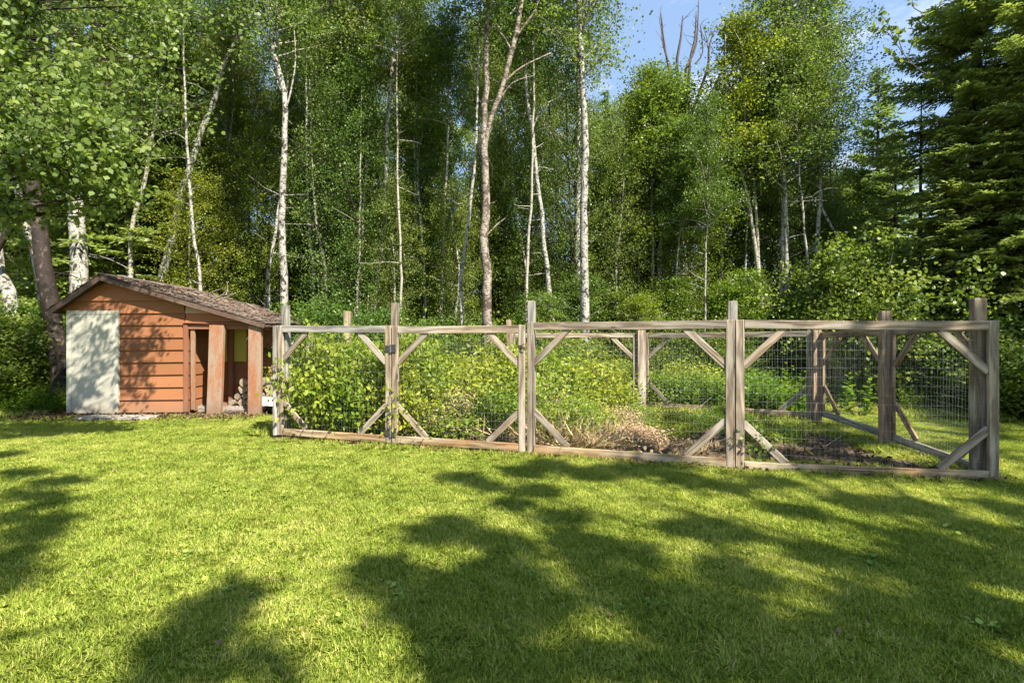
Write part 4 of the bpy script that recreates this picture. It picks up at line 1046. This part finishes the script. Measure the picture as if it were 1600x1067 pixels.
for i in range(78):
    D = rs.uniform(17.5, 34); px = rs.uniform(-160, 1760)
    if 690 < px < 735 and D > 15: continue
    sl = skyline(px); hmax = EYE+(533-sl)/800*D
    hmax = min(hmax, skyline(px-60) and EYE+(533-max(sl, skyline(px-70), skyline(px+70)))/800*D)
    H = min(rs.uniform(12.5, 18), hmax)
    v = FAR[rs.randrange(3)] if D > 21 else ASP[rs.randrange(5)]; zc = H*rs.uniform(.36, .50); s = (H-zc)/8.0
    if H < 7: continue
    tree('aspen_tree', 'slender pale trunked aspen standing deep in the wood', 'tree', [(px, 540), (px+rs.uniform(-12, 12), 400), (px+rs.uniform(-22, 22), 250)], D, rs.uniform(5.5, 9)*17/D, rs.choice(['aspen_bark', 'birch', 'aspen_bark', 'birch', 'dark_bark']), H,
         [(v, zc, rs.uniform(.55, .85), s, rs.uniform(0, 6))], group='slender aspens standing deep in the wood', stubs=5, seed=1000+i); n_far += 1
for i in range(92):
    D = rs.uniform(14.8, 26); px = rs.uniform(-120, 1480)
    if 980 < px < 1310 and D < 16.5: continue
    if D < 15 and abs(px-760) < 60: D += 3
    H = rs.uniform(3.2, 7.0) if px < 1000 else rs.uniform(3.0, 5.2); x = (px-800)/800*D; v = SAP[rs.randrange(4)]; s = H/4.9
    root = thing('sapling', 'leafy green sapling among the undergrowth of the wood', 'sapling', (x, D, -.01), 0, 'saplings in the undergrowth of the wood')
    t = Tubes(); t.add([(0, 0, 0), (.03, 0, H*.5), (0, 0, H*.95)], [.03, .02, .006], 6); link('trunk', t.mesh('trunk', M['aspen_bark']), None, root)
    link('crown', v[0], None, root, (0, 0, .3), (0, 0, rs.uniform(0, 6)), (s*1.1, s*1.1, s)); link('branches', v[1], None, root, (0, 0, .3), None, (s*1.1, s*1.1, s))
def bush(x, y, v, sx, sz_, label, group=None, name='bush', cat='bush', mat=None):
    root = thing(name, label, cat, (x, y, -.01), rs.uniform(0, 6), group)
    link('foliage', v[0], None, root, (0, 0, 0), None, (sx, sx, sz_)); link('stems', v[1], None, root, (0, 0, 0), None, (sx, sx, sz_))
    return root
for i in range(120):
    D = rs.uniform(12.2, 20); px = rs.uniform(-150, 1500); x = (px-800)/800*D
    if -9.6 < x < -4.6 and D < 13.8: continue
    bush(x, D, BSH[rs.randrange(4)], rs.uniform(.9, 1.5), rs.uniform(.5, .8) if 960 < px < 1310 else rs.uniform(.6, 1.25), 'bright green bush in the undergrowth along the edge of the wood', 'bushes along the edge of the wood')
# far wood: one mass
rg = np.random.default_rng(77); n = 900
px = rg.uniform(-300, 1900, n); D = rg.uniform(34, 46, n); hf = rg.uniform(0, 1, n)**.8
top = np.where(px < 1000, 190., 290.); zz = hf*(EYE+(533-top)/800*D)
C = np.stack([(px-800)/800*D, D, zz], 1)
P, ct = clump_leaves(C, rg.uniform(.5, 1.1, n), 60, rg)
tagp(link('far_wood', leaf_mesh('far_wood', P, .20*rg.uniform(.7, 1.3, len(P)), rg, M['hazel'], rg.normal(.5, .15, len(P))+ct, shape='quad')), 'distant green foliage closing the view deep in the wood', None, None, 'stuff')

# dense shrubs at the right below the spruces and left of the shed
HZ = [crown_bush(500+i, 3.8, 1.9, nb=60, per=90, leaf=.070, mat='hazel', sigma=.10, shape='hex', nrm=(.2, -.5, .9)) for i in range(2)]
for (px, D, v, sx, sz_, lab) in ((1345, 12.6, 0, 1.1, 1.15, 'tall broadleaf bush behind the back right fence post'), (1420, 12.4, 1, 1.0, .95, 'tall broadleaf bush under the great spruce'),
                                 (1540, 10.9, 0, .8, .62, 'shaded broadleaf bush behind the near right corner post'), (1290, 13.8, 1, .9, .62, 'broadleaf bush behind the crooked aspen'),
                                 (1640, 9.6, 1, .8, .55, 'dark broadleaf bush at the right edge of the lawn'), (1100, 13.6, 0, .85, .6, 'bright broadleaf bush above the pale back rail'),
                                 (20, 11.9, 0, .95, .7, 'shaded leafy bush left of the shed door'), (90, 12.6, 1, .7, .8, 'leafy bush squeezed between the shed wall and the dark trunk'), (-60, 11.4, 1, .9, .7, 'dark bush at the left edge of the lawn'),
                                 (700, 13.6, 0, .8, .6, 'broad bush behind the gate left of the snag'), (850, 13.2, 1, .8, .55, 'broad bush behind the latch post'), (560, 12.8, 1, .8, .8, 'broad bush behind the left fence panel'), (480, 12.6, 0, .75, .7, 'broad bush right of the shed eave')):
    bush((px-800)/800*D, D, HZ[v], sx, sz_, lab)

# ------------------------------------------------------------------ inside the garden
RB = [crown_bush(600+i, 1.25, .62, nb=28, per=20, leaf=.070, mat='bramble', shape='oval', sigma=.22, axis=(0, -.2, -.25), nrm=(0, -.35, .8)) for i in range(3)]
rs = random.Random(5)
spots = []
for i in range(30):
    f = rs.random(); y = rs.uniform(7.75, 10.0); x = rs.uniform(-3.3, -1.5)
    if y < FA.y+(x-FA.x)*(FC.y-FA.y)/(FC.x-FA.x)+.38: y += .5
    spots.append((x, y, rs.uniform(.9, 1.15), rs.uniform(1.0, 1.38)))
for i in range(20):
    x = rs.uniform(-1.4, 1.2); y = rs.uniform(8.7, 10.9); spots.append((x, y, rs.uniform(.9, 1.2), rs.uniform(.85, 1.25)-.12*max(0, x)))
for i in range(34):
    x = rs.uniform(-1.5, 1.4); y = rs.uniform(7.5, 8.9); spots.append((x, y, rs.uniform(.6, .9), rs.uniform(.35, .80)-.12*max(0, x)))
for i in range(26):
    x = rs.uniform(.8, 4.6); y = rs.uniform(9.8, 12.2); y = max(y, 11.35+rs.random()*.7) if x > 1.9 else y; spots.append((x, y, rs.uniform(.9, 1.2), rs.uniform(.6, 1.0)))
for x, y, sx, sz_ in spots:
    left = x < -1.45
    bush(x, y, RB[rs.randrange(3)], sx, sz_, 'raspberry bush with bright leaves crowding the left fence panel' if left else ('low bramble bush growing inside the garden behind the gate' if x < 1.3 and y < 11 else 'low green bush growing along the back rail of the garden'),
         'raspberry bushes behind the left fence panel' if left else ('bramble bushes inside the garden behind the gate' if x < 1.3 and y < 11 else 'low bushes along the back of the garden'), 'raspberry_bush' if left else 'bramble_bush')
# half dry brambles, tan and thin leaved
DRY = [crown_bush(650+i, .85, .6, nb=40, per=16, leaf=.034, mat='straw', shape='oval', sigma=.20, axis=(0, 0, 0), nrm=(0, 0, .3)) for i in range(2)]
for i in range(15):
    x = rs.uniform(-1.1, 1.9); y = rs.uniform(7.65, 9.1)-.12*x
    bush(x, y, DRY[i % 2], rs.uniform(.8, 1.2), rs.uniform(.55, 1.0)*(1 if x < 1 else .55), 'half dry tan bramble inside the garden between the gate and the thick post', 'half dry brambles in the middle of the garden', 'dry_bramble')
for i in range(26):
    x = rs.uniform(1.0, 4.4); y = rs.uniform(7.6, 9.6)
    bush(x, y, RB[rs.randrange(3)], rs.uniform(.35, .6), rs.uniform(.18, .36), 'small weedy green plant growing in the bare soil of the garden', 'small weedy plants in the garden soil', 'weed', 'weed')
# dry stalks and dead canes
rg = np.random.default_rng(8)
def stalk_patch(rg, n, size, h0, h1, flat):
    x = rg.uniform(-size/2, size/2, n); y = rg.uniform(-size/2, size/2, n); P = np.stack([x, y, rg.uniform(0, .05, n)], 1)
    ax = rg.normal(size=(n, 3)); ax[:, 2] = np.abs(ax[:, 2])*flat+.15
    V, F = leaf_arrays(P, rg.uniform(h0, h1, n), rg, 'blade', ax*3, .6)
    return V, F, rg.uniform(0, 1, n)
svar = [stalk_patch(rg, 260, .5, .10, .40, .5) for _ in range(4)]
for v in svar:      # thin them: a stalk is long and narrow
    pass
SHAPES['blade'] = np.array([(-.012, 0, 0), (.012, 0, 0), (.009, .55, .03), (0, 1, 0)])
svar = [stalk_patch(rg, 420, .5, .12, .42, .6) for _ in range(4)]
pts = []; sz = []
for i in range(110):
    x = rs.uniform(-1.6, 4.2); y = rs.uniform(6.6, 9.4)
    yl = FA.y+(x-FA.x)*(FE.y-FA.y)/(FE.x-FA.x)+.30
    if y < yl+.35: y = yl+.35+rs.random()*.5
    tall = 1.35 if -1.0 < x < 1.2 else (.8 if x < 1.7 else .4)
    pts.append((x, y, 0)); sz.append(rs.uniform(.6, 1.1)*tall)
spread('dry_stalks', svar, np.array(pts), np.array(sz), M['straw'], 'tangle of dry tan stalks and dead canes inside the garden')
t = Tubes()
for i in range(70):
    x = rs.uniform(-1.4, 4.4); y = rs.uniform(7.2, 9.4); a = rs.uniform(0, 6.28)
    t.add(crooked(rg, (x, y, .02), (math.cos(a), math.sin(a), rs.uniform(.0, .7)), rs.uniform(.3, 1.1), 5, .16), np.linspace(.006, .002, 6), 4, False)
tagp(link('dead_canes', t.mesh('dead_canes', M['twig'])), 'thin bare dead canes leaning over the garden soil', None, None, 'stuff')
P = np.stack([rg.uniform(-3.4, 4.8, 9000), rg.uniform(5.9, 10.6, 9000), rg.uniform(.0, .05, 9000)], 1)
P = P[P[:, 1] > FA.y+(P[:, 0]-FA.x)*(FE.y-FA.y)/(FE.x-FA.x)+.10]
tagp(link('mulch', leaf_mesh('mulch', P, rg.uniform(.03, .09, len(P)), rg, M['litter'], rg.uniform(.1, 1, len(P)), nrm=(0, 0, 1.2), shape='oval')), 'brown leaves and chips mulching the garden soil', None, None, 'stuff')
# tall leafy weeds at the back right of the garden
def weed_patch(rg, n, size, h0, h1):
    Vs = []; Fs = []; T = []; off = 0
    P = []; A = []; S = []
    for i in range(n):
        x, y = rg.uniform(-size/2, size/2, 2); h = rg.uniform(h0, h1); l = rg.normal(0, .12, 2)
        for k in range(16):
            f = (k+1)/16; P.append((x+l[0]*f*h, y+l[1]*f*h, h*f)); a = k*2.4+i; A.append((math.cos(a), math.sin(a), .45)); S.append((.13-.07*f)*rg.uniform(.8, 1.2))
    V, F = leaf_arrays(np.array(P), np.array(S), rg, 'oval', np.array(A)*4, .7, (0, 0, 2), .6)
    return V, F, np.clip(rg.normal(.5, .2, len(F)), 0, 1)
wvar = [weed_patch(rg, 16, .6, .45, 1.0) for _ in range(3)]
pts = []; sz = []
for i in range(110):
    x = rs.uniform(2.2, 5.6); y = rs.uniform(9.4, 12.2)
    if y < RG2.y+.25+(RG2.x-x)*.75: y = RG2.y+.3+(RG2.x-x)*.75+rs.random()
    pts.append((x, y, 0)); sz.append(rs.uniform(.55, 1.05))
for i in range(60):
    pts.append((rs.uniform(-14, -9.6), rs.uniform(10.2, 12), 0)); sz.append(rs.uniform(.4, .8))
for i in range(50):
    a = rs.random(); pts.append((5.8+a*4+rs.uniform(-.3, .3), 12.6-a*3+rs.uniform(0, 1), 0)); sz.append(rs.uniform(.3, .7))
spread('undergrowth', wvar, np.array(pts), np.array(sz), M['fern'], 'tall fresh green weeds behind the garden and along the wood')
# low herbs on the forest floor
wv = [weed_patch(rg, 26, 1.0, .15, .5) for _ in range(3)]
pts = []; sz = []
for i in range(900):
    D = 11.3+rs.random()**1.3*20; px = rs.uniform(-200, 1800); x = (px-800)/800*D
    if (-9.6 < x < -4.7 and D < 13.6) or (-3.2 < x < 5.6 and D < 11.6): continue
    pts.append((x, D, 0)); sz.append(rs.uniform(.7, 1.8))
spread('ground_cover', wv, np.array(pts), np.array(sz), M['fern'], 'low leafy ground cover on the forest floor')
# sprig climbing at the thick post
sp = thing('vine', 'small leafy vine hanging at the foot of the thick front fence post', 'vine', (FD.x+.16, FD.y-.05, 0))
t = Tubes(); rg = np.random.default_rng(9); P = []
for k in range(5):
    Q = crooked(rg, (rg.normal(0, .03), .05, .05), (rg.normal(.1, .3), -.1, 1), rg.uniform(.35, .62), 6, .18); t.add(Q, np.linspace(.004, .002, 7), 4, False)
    for q in Q[2:]: P += [q+rg.normal(0, .035, 3) for _ in range(6)]
link('stems', t.mesh('stems', M['twig']), None, sp)
link('foliage', leaf_mesh('foliage', np.array(P), rg.uniform(.03, .055, len(P)), rg, M['hazel'], rg.uniform(.2, .8, len(P)), shape='hex', nrm=(0, -1, .5)), None, sp)

# ------------------------------------------------------------------ near aspen, its trunk left of the picture, its boughs in the upper left
def bough_tree(name, label, base, H, r0, clumps, leaf, per, sigma, bark='aspen_bark', mat='aspen', seed=0, shape='hex', trunk=None, tight=False, thin=None, bw=1.0):
    """tree whose leaf clumps are given; each clump hangs on a bough that leaves the trunk lower down"""
    rg = np.random.default_rng(seed); root = thing(name, label, 'tree', base)
    b = np.array(base, float); tp = [np.array([0, 0, 0.]), np.array([.05, .03, H*.5]), np.array([-.03, .05, H])] if trunk is None else [np.array(q, float) for q in trunk]
    t = Tubes(); t.add(tp, [r0, r0*.7, r0*.15], 10); link('trunk', t.mesh('trunk', M[bark]), None, root)
    t = Tubes(); C = []
    for (x, y, z, r, nsub) in clumps:
        e = np.array([x, y, z])-b; zs = max(.8, min(H*.85, e[2]-.42*math.hypot(e[0], e[1]))); s = zpath(tp, zs)
        mid = (s+e)/2+np.array([0, 0, .12*np.linalg.norm(e-s)])
        Q = smooth_path([s, mid, e]); L0 = np.linalg.norm(e-s)
        t.add(Q, np.linspace((.012+.011*L0)*bw, .010*bw, len(Q)), 6, False)
        for k in range(nsub):
            st = Q[rg.integers(len(Q)//2 if not tight else len(Q)-1, len(Q))]; c = e+rg.normal(0, r, 3)*np.array([1, 1, .75])
            m_ = (st+c)/2+rg.normal(0, .08, 3); S_ = smooth_path([st, m_, c]); t.add(S_, np.linspace(.008, .003, len(S_)), 4, False)
            for q in S_[1:]: C.append(q+rg.normal(0, sigma*.6, 3))
    C = np.array(C); P, ct = clump_leaves(C, np.full(len(C), sigma), per, rg, .8)
    if thin is not None:
        kp = np.array([thin(p+b) for p in P]); P = P[kp]; ct = ct[kp]
    link('branches', t.mesh('branches', M[bark]), None, root)
    link('crown', leaf_mesh('crown', P, leaf*rg.uniform(.7, 1.2, len(P)), rg, M[mat], rg.normal(.5, .17, len(P))+ct, shape=shape, axis=(0, 0, -.6), nrm=(.2, -.6, .4), nrm_sp=.8), None, root)
    return root
cl = []
for (px, py, D, r, k) in ((40, 60, 6.4, .40, 22), (130, 120, 6.3, .34, 18), (60, 160, 5.9, .34, 20), (150, 200, 6.0, .28, 16), (90, 230, 5.8, .28, 16), (185, 250, 6.1, .20, 10), (215, 300, 6.2, .10, 4), (30, 240, 5.8, .26, 10),
                          (230, 60, 7.6, .40, 18), (190, 130, 7.2, .36, 18), (60, 0, 6.6, .4, 16), (160, 0, 7.4, .45, 16), (250, 160, 7.8, .34, 14), (130, 300, 6.3, .14, 6), (10, 330, 6.2, .16, 5), (300, 20, 8.2, .5, 16), (180, 320, 6.4, .10, 3), (300, 110, 8.4, .4, 12),
                          (70, 60, 7.2, .45, 20), (150, 60, 7.0, .45, 20), (110, 150, 7.1, .4, 16), (200, 200, 7.4, .3, 12), (60, -60, 7.3, .5, 16), (150, -60, 7.4, .5, 16), (260, 90, 7.2, .4, 14), (220, 10, 7.0, .4, 14), (200, -120, 7.0, .5, 12), (90, -140, 6.0, .5, 12), (-60, 100, 6.0, .5, 12), (120, -60, 6.2, .4, 12), (245, -40, 7.4, .4, 12), (-40, 260, 6.2, .4, 10)):
    q = W(px, py, D); cl.append((q.x, q.y, q.z, r, k if D < 6.9 else int(k*.45)))
def dapple_keep(p):  # drops leaves by where their shadows land, shaping sun dapples on the shed
    t_ = (10.46-p[1])/(-sv.y); x = p[0]-sv.x*t_; z = p[2]-sv.z*t_
    if not (-9.3 < x < -4.8 and -.2 < z < 2.9): return True
    lim = -.04 if x < -8.0 else (-.24 if x < -7.3 else -.16)
    return mn.noise(Vector((x*3.0, z*2.3, 1.7)))+.7*mn.noise(Vector((x*8, z*6.5, 5.0))) > lim
bough_tree('aspen_tree', 'near aspen reaching its big lit leaves in from the upper left corner', (-8.7, 6.6, -.01), 11.0, .17, cl, .066, 9, .085, seed=51, thin=dapple_keep, bw=.5, bark='dark_bark')
# a sprig of compound leaves against the sky at the upper right
sg = thing('ash_tree', 'slim tree whose single leafy twig reaches left into the sky beside the great spruce', 'tree', (10.5, 13.3, -.01))
t = Tubes(); t.add([(0, 0, 0), (.1, 0, 4), (-.1, -.3, 8.0)], [.07, .05, .01], 7); link('trunk', t.mesh('trunk', M['dark_bark']), None, sg)
t = Tubes(); P = []; A = []; D_ = 12.0; b = np.array(sg.location)
for pth in ([(1450, 118), (1425, 100), (1400, 68), (1388, 40), (1374, 20)], [(1400, 68), (1385, 50), (1362, 42)], [(1412, 85), (1404, 60), (1408, 45)], [(1425, 100), (1402, 92), (1385, 82)], [(1500, 150), (1470, 130), (1450, 118)], [(1440, 20), (1425, 8), (1432, -20)], [(1418, 92), (1425, 70), (1432, 60)]):
    F_ = smooth_path([np.array(W(x, y, D_))-b for x, y in pth]); t.add(F_, np.linspace(.012, .005, len(F_)), 5, False)
    for q in F_[len(F_)//2:]:
        for k in range(5): P.append(q+rg.normal(0, .03, 3)); A.append(rg.normal(0, 1, 3))
t.add([np.array([-.1, -.3, 6.4]), F_[0]*0+np.array(W(1500, 150, D_))-b], [.02, .014], 5, False)
link('branches', t.mesh('branches', M['twig_dark']), None, sg)
link('foliage', leaf_mesh('foliage', np.array(P), rg.uniform(.09, .15, len(P)), rg, M['hazel'], rg.uniform(.1, .7, len(P)), shape='oval', axis=np.array(A)*2), None, sg)

# ------------------------------------------------------------------ trees behind the camera whose shade lies on the lawn and the right of the fence
ox, oy = math.sin(R(SUN_A))/math.tan(R(SUN_E)), -math.cos(R(SUN_A))/math.tan(R(SUN_E))
def above(gx, gy, h): return (gx+ox*h, gy+oy*h, h)
def crowns_over(dark, xs, ys, k):
    """dark places on the lawn in picture units of a detail view -> clumps of a crown up the sun's direction"""
    rr = random.Random(3); o_ = []
    for cx, cy, r in dark:
        px = xs+cx*k; py = ys+cy*k; D = 1200/(py-533.5); x = (px-800)/800*D; rho = r*k*D/800*.85
        h = 8.4+rr.uniform(-.5, .6)+.16*D
        o_.append((*above(x, D, h), rho*.55, max(3, min(34, int(58*rho*rho+3)))))
    return o_
big = [(600, 75, 30), (645, 92, 26), (700, 62, 45), (760, 55, 50), (830, 70, 55), (900, 62, 60), (980, 75, 50), (1060, 92, 40), (1150, 85, 45), (740, 100, 36), (690, 122, 28), (590, 172, 48), (525, 178, 32), (650, 186, 40),
       (425, 232, 26), (470, 255, 34), (520, 272, 40), (585, 258, 46), (655, 240, 44), (715, 262, 40), (810, 215, 50), (765, 150, 34), (800, 185, 44), (890, 215, 52), (500, 312, 34), (560, 330, 55), (640, 320, 60), (720, 325, 52),
       (560, 395, 46), (640, 390, 60), (710, 410, 40), (895, 285, 60), (965, 290, 60), (1000, 170, 52), (1060, 175, 46), (1045, 240, 64), (1085, 300, 50), (1090, 365, 60), (1000, 340, 55), (985, 415, 50), (1120, 425, 66), (1255, 360, 60), (1330, 315, 66),
       (1400, 380, 60), (1290, 405, 60), (1500, 400, 60), (1450, 300, 60), (1550, 330, 60), (1350, 235, 56), (1250, 225, 54), (1450, 225, 60), (1550, 245, 60), (1190, 140, 40), (1290, 118, 55), (1400, 130, 60), (1500, 165, 60), (1380, 180, 44), (1180, 410, 60), (1420, 440, 60),
       (880, 420, 40), (1560, 130, 50), (1600, 200, 60)]
far = [(3.6, 5.9, 10.0, .30, 9), (5.0, 5.4, 10.4, .4, 10), (6.4, 4.8, 10.5, .6, 16), (3.0, 7.6, 10.8, .45, 10), (4.6, 7.4, 11.0, .5, 12), (2.3, 8.8, 11.4, .4, 7), (6.3, 7.0, 11.2, .7, 14), (5.6, 9.0, 11.6, .6, 10), (4.0, 9.2, 11.6, .4, 7), (7.8, 5.6, 11, .8, 14), (7.5, 8.0, 11.4, .8, 16), (1.8, 6.2, 9.8, .2, 4), (4.4, 6.5, 10.6, .5, 14), (3.4, 6.6, 10.2, .4, 9), (5.1, 8.1, 11.2, .5, 12), (4.8, 5.9, 10.4, .3, 8), (3.9, 8.3, 11.2, .4, 9)]
bough_tree('maple_tree', 'tree behind the viewer whose crown shades the right of the lawn', (8.6, -4.6, -.01), 13.0, .24, crowns_over(big, 200, 680, .875)+[(*above(a, b_, h), r, k) for a, b_, h, r, k in far], .085, 14, .075, seed=61, mat='hazel', tight=True, bw=.55)
corner = [(*above(a, b_, h), r, k) for a, b_, h, r, k in ((8.8, 9.9, 12, .5, 18), (9.6, 10.6, 12.2, .6, 22), (10.6, 11.0, 12.4, .7, 24), (9.3, 11.4, 12.6, .5, 16), (10.4, 12.2, 12.8, .7, 20), (11.6, 11.8, 12.6, .7, 20), (8.0, 9.0, 11.8, .35, 8), (10.6, 9.6, 12, .6, 18), (9.8, 13.0, 13, .5, 12), (11.8, 10.4, 12, .7, 18))]  # clumps of an unseen tree, added to darken the right corner
bough_tree('maple_tree', 'unseen tree added off to the right of the viewer to shade the right corner', (17.0, .6, -.01), 14.5, .24, corner, .09, 15, .13, seed=63, mat='hazel', tight=True, bw=.6)
streak = [(205, 283, 5), (182, 302, 8), (150, 328, 10), (120, 356, 13), (95, 390, 17), (68, 425, 20), (240, 400, 4)]
edge = [(60, 222, 50), (180, 215, 26), (30, 300, 40), (60, 370, 46), (140, 372, 20), (200, 408, 26), (290, 405, 14), (60, 470, 62), (180, 470, 34), (230, 500, 20), (40, 560, 62), (170, 580, 34), (235, 575, 16), (60, 640, 46), (20, 740, 45), (25, 830, 30), (60, 715, 24),
        (-90, 300, 90), (-120, 450, 110), (-110, 600, 110), (-90, 760, 90), (-80, 220, 80)]
bough_tree('maple_tree', 'tree behind the viewer whose crown shades the left of the lawn', (-2.4, -5.4, -.01), 13.0, .22, [(a, b_, c_, r*1.25, max(3, int(k*.7))) for a, b_, c_, r, k in crowns_over(streak, 200, 680, .875)+crowns_over(edge, 0, 600, .375)]+[(*above(a, b_, h), r, k) for a, b_, h, r, k in ((-11.2, 10.6, 12, .5, 16), (-12.2, 11.2, 12.2, .6, 18), (-10.4, 11.4, 12.3, .4, 10), (-13.4, 11.8, 12.4, .7, 18), (-11.6, 12.6, 12.6, .6, 14), (-13.0, 10.2, 12, .5, 12))], .075, 10, .075, seed=62, mat='hazel', tight=True, bw=.55)  # last clumps added to shade the bushes left of the shed
print('aspens in the depth', n_far)
